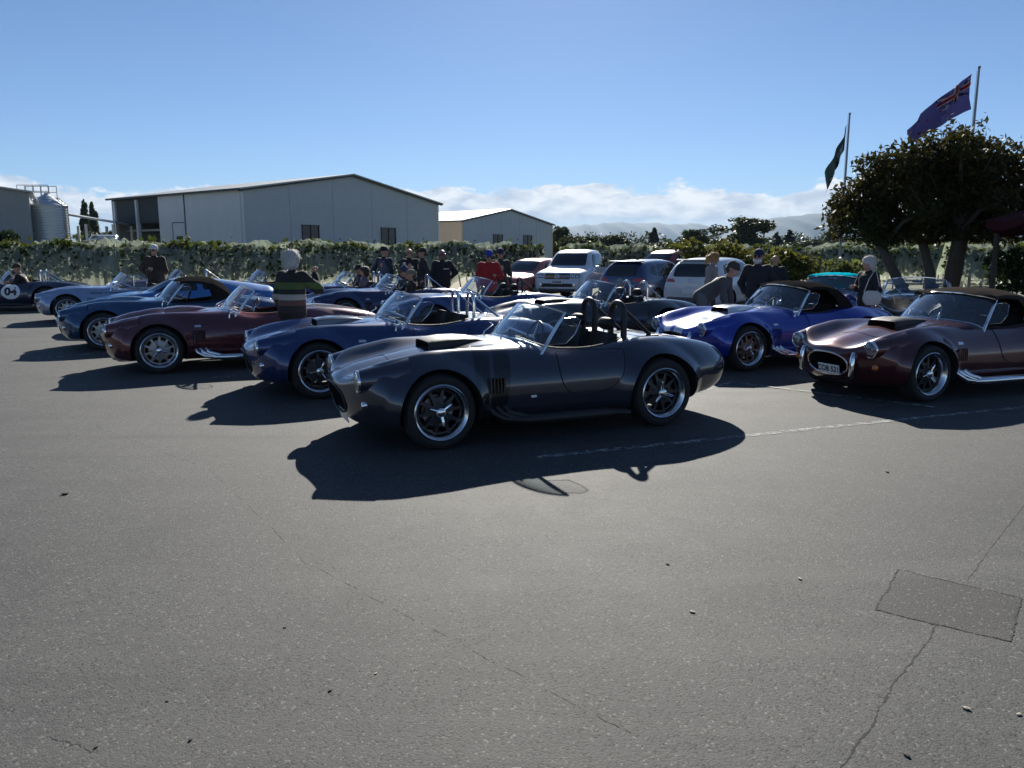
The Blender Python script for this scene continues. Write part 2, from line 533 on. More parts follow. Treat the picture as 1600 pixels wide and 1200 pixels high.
DIRS = {'left': ('y', 1), 'right': ('y', -1), 'top': ('z', 1), 'front': ('x', 1), 'back': ('x', -1)}
def cast(bvh, p, side):
    ax, s = DIRS[side]
    if ax == 'y': o = Vector((p[0], 3 * s, p[1])); d = Vector((0, -s, 0))
    elif ax == 'z': o = Vector((p[0], p[1], 3)); d = Vector((0, 0, -1))
    else: o = Vector((6 * s, p[0], p[1])); d = Vector((-s, 0, 0))
    h, n, i, dist = bvh.ray_cast(o, d)
    return h, n
def panel(bvh, outline, side, off=0.003, rings=8, n=72, sink=0.004, ngon=False):
    """a panel that lies on the body: outline (2D) filled in rings and dropped on the surface"""
    P = resample(outline, n); c = P.mean(0)
    fr = list(np.linspace(0.0, 1.0, rings + 1)[1:]) 
    verts = []; last = None
    def drop(p, o):
        h, nn = cast(bvh, p, side)
        if h is None: return None
        if nn.dot({'left': Vector((0, 1, 0)), 'right': Vector((0, -1, 0)), 'top': Vector((0, 0, 1)), 'front': Vector((1, 0, 0)), 'back': Vector((-1, 0, 0))}[side]) < 0: nn = -nn
        return h + nn * o
    v0 = drop(c, off)
    vs = [v0]
    for k, f in enumerate(fr):
        for p in P: vs.append(drop(c + (p - c) * f, off))
    for p in P: vs.append(drop(c + (p - c) * 1.004, -sink))
    good = [v for v in vs if v is not None]
    fb = good[0] if good else Vector((0, 0, 0))
    for i in range(len(vs)):
        if vs[i] is None: vs[i] = min(good, key=lambda g: abs(i - 0)) if False else fb
    m = MB(); fs = [(0, 1 + j, 1 + (j + 1) % n) for j in range(n)]
    for k in range(rings):
        for j in range(n):
            a = 1 + k * n + j; b = 1 + k * n + (j + 1) % n
            fs.append((a, a + n, b + n, b))
    m.add(vs, fs)
    return m

def outline_tube(bvh, outline, side, r, off=0.0, n=96, closed=True):
    P = resample(outline, n) if closed else np.array(outline)
    pts = []
    for p in P:
        h, nn = cast(bvh, p, side)
        if h is not None: pts.append(h + (nn if nn.dot(Vector((0, 0, 1)) if side == 'top' else Vector((0, DIRS[side][1], 0))) > 0 else -nn) * off)
    m = MB(); m.tube(pts, r, 5, closed=closed)
    return m

def text_verts(s, size, bold=0.0):
    cu = bpy.data.curves.new('txt', 'FONT'); cu.body = s; cu.size = size; cu.align_x = 'CENTER'; cu.align_y = 'CENTER'; cu.offset = bold
    cu.resolution_u = 3
    o = bpy.data.objects.new('txt', cu); COL.objects.link(o)
    dg = bpy.context.evaluated_depsgraph_get(); dg.update()
    me = bpy.data.meshes.new_from_object(o.evaluated_get(dg))
    vs = [v.co.copy() for v in me.vertices]; fs = [tuple(p.vertices) for p in me.polygons]
    bpy.data.objects.remove(o); bpy.data.curves.remove(cu); bpy.data.meshes.remove(me)
    return vs, fs
def text_on(bvh, s, size, side, c, off=0.006, rot=0.0, bold=0.0, sx=1.0):
    vs, fs = text_verts(s, size, bold); m = MB(); out = []
    for v in vs:
        x, y = v.x * sx, v.y
        x, y = x * math.cos(rot) - y * math.sin(rot), x * math.sin(rot) + y * math.cos(rot)
        if side == 'left': p = (c[0] - x, c[1] + y)
        elif side == 'right': p = (c[0] + x, c[1] + y)
        elif side == 'front': p = (c[0] + x, c[1] + y)
        elif side == 'back': p = (c[0] - x, c[1] + y)
        else: p = (c[0] - y, c[1] + x)     # top: reads from the front of the car
        h, nn = cast(bvh, p, side)
        if h is None: h, nn = Vector((p[0], 0, p[1])), Vector((0, 0, 0))
        ax = {'left': (0, 1, 0), 'right': (0, -1, 0), 'front': (1, 0, 0), 'back': (-1, 0, 0), 'top': (0, 0, 1)}[side]
        out.append(h + Vector(ax) * off)
    m.add(out, fs, 0, False)
    return m

def letter_bars(bvh, words, x0, z, h, w, gap):
    """a line of lettering too small to read in the photograph: one small upright mark for each letter"""
    m = MB(); x = x0
    for k, n in enumerate(words):
        for i in range(n):
            p, _ = cast(bvh, (x, z), 'left')
            if p is not None: m.box((x, p.y + .003, z), (w * (.62 + .2 * ((i * 7 + k) % 3) / 2), .004, h))
            x -= w * 1.12
        x -= gap
    return m

# --- the shared roadster meshes
CM = {}
def make_roadster_meshes():
    body0 = loft_body(ROADSTER, 210, 8, shear=(1.30, 1.86, 0.30, 0.40),
                      flares=((WB, .33, .36, .490, .082, .50), (-WB, .33, .37, .505, .080, .50)), name='roadster_body')
    CM['bvh'] = bvh_of(body0)
    bvh = CM['bvh']
    cuts = []
    for s in (1, -1):
        cuts.append(cyl_cutter(WB, .335, .372, s * .50, s * 1.3))
        cuts.append(cyl_cutter(-WB, .340, .385, s * .46, s * 1.3))
    # cockpit: rounded plan cut from above
    cock = rounded_outline([(.10, .40), (.02, .575), (-.40, .60), (-.80, .565), (-.92, .40), (-.92, -.40), (-.80, -.565), (-.40, -.60), (.02, -.575), (.10, -.40)], .13, 4)
    CM['cock'] = cock
    m = MB(); m.prism(cock, 'z', .30, 1.4); cuts.append(m.mesh('cut', sharp=0))
    # mouth: an oval tunnel
    m = MB(); n = 40; oval = []
    for j in range(n):
        t = 2 * PI * j / n
        c, s_ = math.cos(t), math.sin(t)
        oval.append((.303 * math.copysign(abs(c) ** .8, c), .398 + .130 * math.copysign(abs(s_) ** .9, s_)))
    CM['oval'] = oval
    m.prism(oval, 'x', 1.50, 2.4); cuts.append(m.mesh('cut', sharp=0))
    CM['body'] = boolean_cut(body0, cuts, 'roadster_body')
    # panels
    door = rounded_outline([(-.055, .792), (-.04, .55), (-.12, .405), (-.38, .365), (-.68, .46), (-.77, .792)], [.03, .1, .16, .2, .18, .03], 5)
    for side in ('left', 'right'):
        # the door top lies on the cockpit sill: keep it below the crest
        d = [(x, min(z, .775)) for x, z in door]
        CM['door_' + side] = panel(bvh, d, side, .0035).mesh('door', sharp=50)
        CM['gap_' + side] = outline_tube(bvh, d, side, .0055, .0005).mesh('door_gap')
        s = 1 if side == 'left' else -1
        vent = rounded_outline([(.70, .60), (.70, .455), (.53, .44), (.515, .59)], .02, 3)
        CM['vent_' + side] = panel(bvh, vent, side, .002, 3, 40).mesh('side_vent')
        m = MB()
        for k in range(5):
            x = .675 - k * .033
            h, nn = cast(bvh, (x, .52), side)
            if h is not None:
                m.box((x, h.y + s * .004, .522), (.016, .020, .135), 0, Matrix.Rotation(s * R(28), 3, 'Z'))
        CM['slats_' + side] = m.mesh('vent_slats')
        bd = [(.665, .665), (.665, .637), (.575, .637), (.575, .665)]
        CM['badge_' + side] = panel(bvh, bd, side, .006, 2, 24).mesh('badge')
        # exhaust: four headers into one side pipe
        m = MB(); ys = .80 * s
        for k in range(3):
            x0 = .70 - k * .075
            m.tube([(x0, ys * .86, .36 - k * .01), (x0 - .02, ys * .95, .335), (x0 - .06, ys * 1.015, .275), (x0 - .14, ys * 1.03, .225 + k * .012), (x0 - .26, ys * 1.03, .21)], [.026, .027, .028, .030, .032], 10)
        m.tube([(.44, ys * 1.03, .205), (.36, ys * 1.03, .203), (.30, ys * 1.035, .200), (-.50, ys * 1.035, .192), (-.56, ys * 1.03, .192), (-.66, ys * 1.06, .19), (-.74, ys * 1.10, .185)], [.035, .050, .058, .058, .046, .036, .036], 14, flat=.85)
        CM['pipe_' + side] = m.mesh('side_exhaust')
    bon = rounded_outline([(1.42, .30), (.42, .40), (.42, -.40), (1.42, -.30)], .10, 6)
    CM['bonnet'] = panel(bvh, bon, 'top', .0035, 10, 90).mesh('bonnet', sharp=50)
    CM['bonnet_gap'] = outline_tube(bvh, bon, 'top', .0032, .0).mesh('bonnet_gap')
    boot = rounded_outline([(-1.15, .42), (-1.15, -.42), (-1.86, -.34), (-1.86, .34)], .12, 6)
    CM['boot'] = panel(bvh, boot, 'top', .0035, 8, 72).mesh('boot_lid', sharp=50)
    # bonnet scoop: tapered box with an open mouth
    m = MB()
    def sc(x, w, h):
        hh, _ = cast(bvh, (x, 0), 'top'); z = hh.z - .006
        return [(x, -w, z - .02), (x, -w * .96, z + h * .72), (x, -w * .80, z + h), (x, -w * .4, z + h * 1.04), (x, 0, z + h * 1.05), (x, w * .4, z + h * 1.04), (x, w * .80, z + h), (x, w * .96, z + h * .72), (x, w, z - .02)]
    secs = [sc(1.03, .215, .066), sc(1.045, .218, .07), sc(1.0, .22, .078), sc(.85, .215, .075), sc(.7, .20, .058), (sc(.56, .185, .034)), sc(.46, .17, .006)]
    m.grid(secs[1:])
    inner = [[(p[0] + 0, p[1] * .93, p[2] - (.008 if k not in (0, 8) else 0)) for k, p in enumerate(secs[1])], [(p[0] - .16, p[1] * .93, p[2] - .012) for p in secs[1]]]
    m.grid([secs[1], inner[0]]); m.grid(inner, 1)
    b = len(m.v); m.add(inner[1], [tuple(range(9))], 1)
    CM['scoop'] = m.mesh('bonnet_scoop', sharp=45)
    # mouth ring and grille
    m = MB(); ring = []
    for (y, z) in resample(oval, 60):
        h, nn = cast(bvh, (y * 1.03, .398 + (z - .398) * 1.04), 'front'); ring.append((h.x + .002, y * 1.03, .398 + (z - .398) * 1.04))
    m.tube(ring, .011, 7, closed=True); CM['mouth_ring'] = m.mesh('mouth_ring')
    m = MB()
    for k in range(-8, 9):
        y = k * .034; hz = .122 * math.sqrt(max(0, 1 - (y / .30) ** 2))
        m.box((1.60, y, .398), (.006, .005, hz * 2))
    for k in range(-3, 4):
        z = .398 + k * .034; hy = .29 * math.sqrt(max(0, 1 - ((z - .398) / .130) ** 2))
        m.box((1.602, 0, z), (.006, hy * 2, .005))
    CM['grille'] = m.mesh('grille')
    # headlight bucket / ring / lens / reflector (own origin at lens centre, facing +x)
    m = MB(); m.lathe([(.172, -.44), (.152, -.30), (.128, -.16), (.106, -.04), (.098, -.004), (.090, .0)], 36, 'x'); CM['hl_bucket'] = m.mesh('headlight_bucket')
    m = MB(); m.lathe([(.088, -.004), (.098, -.010), (.102, .004), (.099, .016), (.090, .020), (.084, .014)], 40, 'x'); CM['hl_ring'] = m.mesh('headlight_ring')
    m = MB(); m.lathe([(.086, .012), (.070, .024), (.045, .033), (.02, .038), (.0005, .039)], 36, 'x'); CM['hl_lens'] = m.mesh('headlight_lens')
    m = MB(); m.lathe([(.086, .010), (.065, -.02), (.035, -.045), (.012, -.05), (.012, -.01), (.0005, -.008)], 32, 'x'); CM['hl_refl'] = m.mesh('headlight_reflector')
    m = MB(); m.lathe([(.034, -.02), (.036, .004), (.030, .012), (.018, .024), (.0005, .030)], 20, 'x'); CM['indicator'] = m.mesh('indicator_lamp')
    m = MB(); m.tube([(0, 0, -.165), (.015, 0, -.15), (.028, 0, -.05), (.03, 0, .05), (.016, 0, .115), (0, 0, .125)], [.02, .03, .034, .034, .028, .012], 10); CM['overrider'] = m.mesh('overrider', sharp=60)
    m = MB(); m.box((0, 0, 0), (.008, .33, .115)); CM['plate'] = m.mesh('number_plate', bevel=.004)
    # tail lamp
    m = MB(); m.lathe([(.045, -.03), (.047, .0), (.040, .016), (.02, .028), (.0005, .03)], 22, 'x'); CM['tail_lamp'] = m.mesh('tail_lamp')
    # wheels (origin at hub, outer face towards +y)
    def wheel(w, key, r=.330, rr=.205):
        o = w / 2
        m = MB(); m.lathe([(rr, o - .012), (rr + .016, o + .006), (r - .048, o + .012), (r - .022, o + .0), (r - .004, o - .035), (r, o - .06), (r, -o + .06), (r - .004, -o + .035), (r - .022, -o), (rr + .02, -o), (rr, -o + .012)], 56)
        CM['tyre_' + key] = m.mesh('tyre', sharp=35)
        m = MB(); m.lathe([(rr + .004, o - .016), (rr + .007, o + .004), (rr - .002, o + .010), (rr - .012, o + .004), (rr - .022, o - .006), (rr - .036, o - .03), (rr - .046, o - .065), (rr - .048, o - .085), (rr - .048, -o + .02)], 56)
        CM['rim_' + key] = m.mesh('rim', sharp=35)
        m = MB(); yb = o - .075
        R1 = rr - .044
        for k in range(10):
            a = 2 * PI * k / 10 + .16
            rot = Matrix.Rotation(-a, 3, 'Y')
            def P(x, y, z): return rot @ Vector((x, y, z))
            r0, r1 = .045, R1
            w0, w1 = .021, .0125
            vs = [P(r0, yb + .020, -w0), P(r0, yb + .020, w0), P(r1, yb + .004, w1), P(r1, yb + .004, -w1),
                  P(r0, yb - .03, -w0 * 1.2), P(r0, yb - .03, w0 * 1.2), P(r1, yb - .03, w1 * 1.25), P(r1, yb - .03, -w1 * 1.25)]
            m.add(vs, [(0, 1, 2, 3), (7, 6, 5, 4), (1, 5, 6, 2), (3, 2, 6, 7), (0, 3, 7, 4), (0, 4, 5, 1)], 0, False)
            # root webs join the spokes into a star
            if k % 2 == 0:
                rot2 = Matrix.Rotation(-(a + 2 * PI / 20), 3, 'Y')
                Q = lambda x, y, z: rot2 @ Vector((x, y, z))
                vs = [Q(.045, yb + .016, -.05), Q(.045, yb + .016, .05), Q(.13, yb + .008, .036), Q(.13, yb + .008, -.036), Q(.045, yb - .03, -.05), Q(.045, yb - .03, .05), Q(.13, yb - .03, .036), Q(.13, yb - .03, -.036)]
                m.add(vs, [(0, 1, 2, 3), (7, 6, 5, 4), (1, 5, 6, 2), (3, 2, 6, 7), (0, 3, 7, 4), (0, 4, 5, 1)], 0, False)
        m.lathe([(R1 + .004, yb + .008), (R1 - .012, yb + .006), (R1 - .012, yb - .03), (R1 + .004, yb - .03)], 48)
        m.lathe([(.066, yb - .03), (.066, yb + .020), (.055, yb + .028), (.0005, yb + .028)], 28)
        for k in range(5):
            a = 2 * PI * k / 5 + .4
            m.lathe([(.009, yb + .012), (.009, yb + .03), (.0005, yb + .032)], 8, 'y', (.088 * math.cos(a), 0, .088 * math.sin(a)))
        CM['spokes_' + key] = m.mesh('spokes', sharp=30, bevel=0)
        m = MB(); m.lathe([(.046, yb + .02), (.048, yb + .045), (.043, yb + .062), (.034, yb + .07), (.0005, yb + .072)], 28)
        for k in range(3):
            a = 2 * PI * k / 3 + .25
            ca, sa = math.cos(a), math.sin(a)
            m.tube([(.03 * ca, yb + .052, .03 * sa), (.07 * ca, yb + .060, .07 * sa), (.105 * ca, yb + .070, .105 * sa), (.118 * ca, yb + .072, .118 * sa)], [.015, .014, .012, .007], 8)
        CM['spinner_' + key] = m.mesh('spinner', sharp=40)
        m = MB(); m.lathe([(.0005, yb - .05), (.142, yb - .05), (.142, yb - .075), (.0005, yb - .075)], 40)
        CM['disc_' + key] = m.mesh('brake_disc')
    wheel(.225, 'f', .330, .243)
    wheel(.270, 'r', .336, .243)
    # windscreen: curved glass and frame
    nU, nV = 22, 10
    G = np.zeros((nU, nV, 3))
    for i in range(nU):
        u = -1 + 2 * i / (nU - 1)
        xb = .235 - .16 * u * u; xt = -.045 - .155 * u * u
        yb_, yt = .625 * u, .545 * u
        zt = 1.195 - .055 * u * u - .012 * u ** 6
        hh, _ = cast(bvh, (xb, yb_), 'top'); zb = hh.z + .005
        for j in range(nV):
            v = j / (nV - 1); bow = .02 * math.sin(PI * v)
            G[i, j] = (xb + (xt - xb) * v + bow, yb_ + (yt - yb_) * v, zb + (zt - zb) * v)
    CM['wsG'] = G
    m = MB(); m.grid(G); CM['glass'] = m.mesh('windscreen_glass', fix=False)
    m = MB(); loop = [G[i, 0] for i in range(nU)] + [G[-1, j] for j in range(1, nV)] + [G[i, -1] for i in range(nU - 2, -1, -1)] + [G[0, j] for j in range(nV - 2, 0, -1)]
    m.tube(loop, .0105, 7, closed=True)
    for s in (0, -1):
        a, b = Vector(G[s, 0]), Vector(G[s, -1]); d = (a - b).normalized()
        m.tube([b + d * .0, a, a + d * .06], [.014, .018, .018], 8)
    CM['frame'] = m.mesh('windscreen_frame')
    m = MB()
    for y0 in (.16, -.28):
        hh, _ = cast(bvh, (.30, y0), 'top')
        m.tube([hh, hh + Vector((-.01, 0, .035)), Vector((.16, y0 - .08, hh.z + .09)), Vector((.11, y0 - .30, hh.z + .10))], [.009, .008, .004, .003], 6)
    CM['wipers'] = m.mesh('wiper')
    m = MB(); m.tube([(.0, 0, 1.17), (-.05, 0, 1.13)], .006, 6); m.box((-.06, 0, 1.115), (.02, .17, .055)); CM['rearview'] = m.mesh('rear_view_mirror', bevel=.004)
    # wind wings: little clear side panes
    for s, k in ((-1, 'left'), (0, 'right')):
        e = G[-1] if k == 'left' else G[0]; sg = 1 if k == 'left' else -1
        b0, t0 = Vector(e[1]), Vector(e[-2])
        vs = [b0 + Vector((-.01, sg * .01, .02)), b0 + Vector((-.20, sg * .05, .03)), b0 + Vector((-.30, sg * .05, .12)), t0 + Vector((-.17, sg * .06, -.03)), t0 + Vector((-.12, sg * .05, .0)), t0 + Vector((-.015, sg * .01, -.01))]
        m = MB(); m.add(vs, [tuple(range(6))], 0, False); CM['wing_' + k] = m.mesh('wind_wing', fix=False)
        m = MB(); m.tube([vs[i] for i in range(6)], .0035, 5, closed=True); CM['wingedge_' + k] = m.mesh('pane_edge')
    # interior
    m = MB()
    G0 = [(.085, y, z) for y, z in ((-.55, .70), (-.5, .79), (0, .83), (.5, .79), (.55, .70))]
    m.add([(.10, -.56, .60), (.10, .56, .60), (.10, .53, .79), (.10, .3, .835), (.10, -.3, .835), (.10, -.53, .79), (.03, -.56, .60), (.03, .56, .60), (.03, .53, .785), (.02, .3, .83), (.02, -.3, .83), (.03, -.53, .785)],
          [(0, 1, 2, 3, 4, 5), (11, 10, 9, 8, 7, 6), (2, 8, 9, 3), (3, 9, 10, 4), (4, 10, 11, 5), (1, 7, 8, 2), (5, 11, 6, 0), (0, 6, 7, 1)], 0, False)
    CM['dash'] = m.mesh('dashboard', bevel=.01)
    m = MB(); m.box((-.30, 0, .40), (.8, .22, .20)); CM['tunnel'] = m.mesh('tunnel', bevel=.03)
    m = MB(); pts = []
    for (x, y) in resample(CM['cock'], 70):
        hh, _ = cast(bvh, (x * 1.0, y * 1.0), 'top'); pts.append((x, y, hh.z - .003))
    m.tube(pts, .014, 7, closed=True); CM['coaming'] = m.mesh('cockpit_edge')
    # seat with side bolsters
    m = MB(); prof = [(-.02, .36, .05), (-.10, .47, .06), (-.40, .44, .06), (-.47, .46, .06), (-.56, .70, .05), (-.61, .86, .045), (-.63, .90, .03)]
    rows = []
    for (x, z, th) in prof:
        row = []
        for j in range(9):
            v = -1 + j / 4.0; bol = .055 * (abs(v) ** 3)
            nx_, nz_ = (0.0, 1.0) if x > -.45 else (.95, .25)
            wv = .225 if z < .8 else .225 - (z - .8) * .7
            row.append((x + nx_ * bol, v * wv, z + nz_ * bol))
        rows.append(row)
    m.grid(rows)
    back = [[(p[0] - (.09 if r_ > 3 else 0), p[1] * 1.05, p[2] - (.10 if r_ <= 3 else .02)) for p in row] for r_, row in enumerate(rows)]
    m.grid([list(reversed(b)) for b in back])
    for e in (0, 8): m.grid([[r[e] for r in rows], [b[e] for b in back]])
    m.grid([rows[-1], back[-1]]); m.grid([rows[0], back[0]])
    CM['seat'] = m.mesh('seat', sharp=55)
    m = MB(); rows = []
    for i in range(9):
        v = -1 + i / 4.0; e = math.sqrt(max(0, 1 - abs(v) ** 3.2))
        rows.append([(-.64 + .055 * e * math.cos(t), v * .135, 1.005 + .065 * e * math.sin(t)) for t in np.linspace(0, 2 * PI, 15)])
    m.grid(rows); CM['headrest'] = m.mesh('headrest')
    m = MB()
    m.tube([(-.64, 0, .86), (-.64, 0, 1.0)], .007, 6)
    CM['headrest_post'] = m.mesh('headrest_post')
    m = MB(); sw = Matrix.Rotation(R(-22), 3, 'Y')
    def S(p): return sw @ Vector(p)
    m.tube([S((0, .185 * math.cos(t), .185 * math.sin(t))) for t in np.linspace(0, 2 * PI, 36, endpoint=False)], .014, 8, closed=True)
    for a in (PI / 2, PI * 7 / 6, PI * 11 / 6): m.tube([S((0, 0, 0)), S((0, .18 * math.cos(a), .18 * math.sin(a)))], [.014, .010], 6, mi=1)
    m.tube([S((-.01, 0, 0)), S((.35, 0, 0))], .02, 8, mi=1)
    CM['steering'] = m.mesh('steering_wheel')
    # roll hoop with a rear brace (origin on the centre line, placed at y)
    def hoop(w, h, r):
        m = MB(); pts = [(0, -w, .70), (0, -w, h - w)] + [(0, -w * math.cos(t), h - w + w * math.sin(t)) for t in np.linspace(0, PI, 13)][1:-1] + [(0, w, h - w), (0, w, .70)]
        m.tube(pts, r, 10)
        m.tube([(-.01, 0, h - .02), (-.42, 0, .83)], r * .72, 8)
        m.lathe([(.0005, .845), (r * 2.2, .845), (r * 2.2, .855), (r * 1.2, .86)], 14, 'z', (-.43, 0, -.003))
        return m.mesh('roll_hoop')
    CM['hoop_thin'] = hoop(.125, 1.17, .021)
    CM['hoop_fat'] = hoop(.125, 1.19, .033)
    # wing mirror
    m = MB(); m.lathe([(.0005, -.05), (.03, -.045), (.052, -.02), (.060, .0), (.055, .006)], 18, 'x', (0, 0, .07)); m.tube([(.0, 0, .065), (.015, 0, .03), (.02, 0, -.01)], [.008, .009, .014], 7)
    CM['mirror'] = m.mesh('wing_mirror')
    # folding top: loft of arches from the screen header to the rear deck
    arch = [(-.02, .56, 1.185, 1.155), (-.14, .575, 1.225, 1.17), (-.30, .585, 1.245, 1.18), (-.50, .59, 1.25, 1.175), (-.70, .595, 1.225, 1.13), (-.86, .60, 1.14, 1.03), (-.98, .60, 1.02, .93), (-1.06, .595, .92, .86), (-1.09, .59, .862, .83)]
    rows = []; skirts = []
    for (x, w, zt, ze) in arch:
        row = []
        for j in range(17):
            v = -1 + j / 8.0
            z = ze + (zt - ze) * (1 - abs(v) ** 2.6)
            row.append((x + (.0 if x < -.05 else -.14 * v * v), v * w, z + .004 * math.sin(17 * v + x * 9)))
        rows.append(row)
    m = MB(); m.grid(rows)
    # valance: short along the top of the side opening, full height behind it
    for e, s in ((0, -1), (16, 1)):
        drop = [.03, .035, .04, .05, .16, .24, .20, .10, .03]
        m.grid([[r[e] for r in rows], [(r[e][0], r[e][1] + s * .012, max(r[e][2] - drop[k], .80)) for k, r in enumerate(rows)]])
        q = rows
        # rear quarter
        m.add([(-.60, s * .607, 1.12), (-.70, s * .607, .97), (-.74, s * .60, .80), (-1.06, s * .60, .82), (-.98, s * .612, .93), (-.86, s * .612, 1.03), (-.70, s * .607, 1.13)], [tuple(range(7))])
    CM['top'] = m.mesh('soft_top', sharp=60)
    m = MB(); m.grid([[(x - .006, y * .62, z - .003) for (x, y, z) in [r[3 + k] for k in range(11)]] for r in rows[5:7]])
    rr_ = [[(p[0] - .008, p[1], p[2] + .004) for p in r[4:13]] for r in (rows[5], rows[6])]
    m = MB(); m.grid(rr_); CM['top_window'] = m.mesh('rear_window', fix=False)
    # side screens (clear, with a light frame)
    for s, k in ((1, 'left'), (-1, 'right')):
        e = G[-1] if s > 0 else G[0]; b0, t0 = Vector(e[0]), Vector(e[-1])
        vs = [b0 + Vector((-.02, s * .005, .02)), Vector((-.64, s * .615, .83)), Vector((-.66, s * .60, 1.02)), Vector((-.52, s * .585, 1.10)), t0 + Vector((-.02, s * .01, -.02))]
        m = MB(); m.add(vs, [tuple(range(5))], 0, False); CM['screen_' + k] = m.mesh('side_screen', fix=False)
        m = MB(); m.tube(vs, .009, 6, closed=True); m.tube([Vector((-.36, s * .607, .835)), Vector((-.36, s * .593, 1.12))], .008, 6); CM['screenframe_' + k] = m.mesh('screen_frame')
make_roadster_meshes()

def wheel_set(root, mats_wheel, rim=POLISHED, track=(.715, .715)):
    for (x, key, tr) in ((WB, 'f', .725), (-WB, 'r', .715)):
        for s in (1, -1):
            rz = 0 if s > 0 else PI
            zr = .330 if key == 'f' else .336
            spin = random.uniform(0, 6.28)
            w = link('wheel', CM['spokes_' + key], root, mats_wheel, (x, s * tr, zr), (0, spin, rz))
            link('tyre', CM['tyre_' + key], w, RUBBER)
            link('rim', CM['rim_' + key], w, rim)
            link('spinner', CM['spinner_' + key], w, CHROME)
            link('brake_disc', CM['disc_' + key], w, SILVERWHEEL)

def lamp(root, x, y, z, ring=CHROME, bucket=None, yaw=0.0):
    h = link('headlight', CM['hl_bucket'], root, bucket or ring, (x, y, z), (0, R(3), yaw))
    link('headlight_reflector', CM['hl_refl'], h, LAMPSILVER)
    link('headlight_lens', CM['hl_lens'], h, HEADGLASS)
    link('headlight_ring', CM['hl_ring'], h, ring)

def roadster(label, X, Y, heading, pm, wheel=GUNMETAL, rim=POLISHED, hoops=None, top=None, screens=False, wings=True, scoop=None,
             headrests=True, leather=LEATHER, pipes=CHROME, overriders=False, plate=None, mouth=BLACK, vent=BLACK, badge=True, mirrors=(1,), name='roadster',
             group='open sports roadsters parked in the car park', hood_frame=CHROME, drivers_side=-1, well=WELL):
    root = empty(name, (X, Y, 0), PI + heading)
    tag(root, label, 'car', group)
    P = lambda nm, key, mats, **k: link(nm, CM[key], root, mats, **k)
    body = P('body', 'body', [pm, well])
    for side in ('left', 'right'):
        d = P('door', 'door_' + side, pm)
        link('door_gap', CM['gap_' + side], d, WELL)
        v = P('side_vent', 'vent_' + side, vent); link('vent_slats', CM['slats_' + side], v, pm if vent is BLACK else vent)
        if badge: P('badge', 'badge_' + side, CHROME)
        if pipes: P('side_exhaust', 'pipe_' + side, pipes)
    b = P('bonnet', 'bonnet', pm); link('bonnet_gap', CM['bonnet_gap'], b, WELL)
    P('boot_lid', 'boot', pm)
    if scoop is not None: P('bonnet_scoop', 'scoop', [scoop, WELL])
    P('grille', 'grille', MESHGRILLE); P('mouth_ring', 'mouth_ring', mouth)
    for s in (1, -1):
        lamp(root, 1.80, s * .572, .607, CHROME, pm, -s * R(4))
        link('indicator_lamp', CM['indicator'], root, AMBER if overriders else CHROME, cast(CM['bvh'], (s * .61, .405), 'front')[0], (0, R(10), s * R(38)))
        link('tail_lamp', CM['tail_lamp'], root, REDLENS, (-2.10, s * .47, .575), (0, 0, PI - s * R(25)))
        if overriders:
            link('overrider', CM['overrider'], root, CHROME, (cast(CM['bvh'], (s * .39, .42), 'front')[0].x + .01, s * .39, .43), (0, R(-6), s * R(16)))
            link('overrider', CM['overrider'], root, CHROME, (-2.225, s * .36, .46), (0, R(0), PI - s * R(12)))
    wheel_set(root, wheel, rim)
    ws = P('windscreen', 'glass', GLASS); link('windscreen_frame', CM['frame'], ws, hood_frame)
    P('wiper', 'wipers', CHROME); P('rear_view_mirror', 'rearview', CHROME)
    if wings:
        for side in ('left', 'right'):
            w = P('wind_wing', 'wing_' + side, CLEARPANE); link('pane_edge', CM['wingedge_' + side], w, CHROME)
    if screens:
        for side in ('left', 'right'):
            w = P('side_screen', 'screen_' + side, CLEARPANE); link('screen_frame', CM['screenframe_' + side], w, CHROME)
    P('dashboard', 'dash', leather); P('tunnel', 'tunnel', BLACK); P('cockpit_edge', 'coaming', leather)
    for s in (1, -1):
        st = P('seat', 'seat', leather, loc=(-.17, s * .29, 0))
        if headrests:
            h = P('headrest', 'headrest', leather, loc=(-.17, s * .29, -.02)); [link('headrest_post', CM['headrest_post'], h, CHROME, (0, q, 0)) for q in (-.05, .05)]
    P('steering_wheel', 'steering', [BLACK, CHROME], loc=(-.27, drivers_side * .29, .80))
    if hoops:
        key, hm, ys = hoops
        for y in ys: link('roll_hoop', CM['hoop_' + key], root, hm, (-.94, y, 0))
    for s in mirrors:
        h, _ = cast(CM['bvh'], (.16, s * .655), 'top')
        link('wing_mirror', CM['mirror'], root, CHROME, (.16, s * .655, h.z), (0, 0, 0))
    if top is not None:
        t_ = P('soft_top', 'top', top); link('rear_window', CM['top_window'], t_, GLASS)
    if plate:
        pl = link('number_plate', CM['plate'], root, PLATEWHITE, (1.915 if overriders else 1.90, .075 if overriders else 0, .335 if overriders else .215), (0, R(8), 0))
        vs, fs = text_verts(plate, .092, .003)
        m = MB(); m.add([(0.006, v.x * .95, v.y) for v in vs], fs, 0, False)
        m.obj('plate_lettering', PLATEBLACK, pl, sharp=0)
    return root
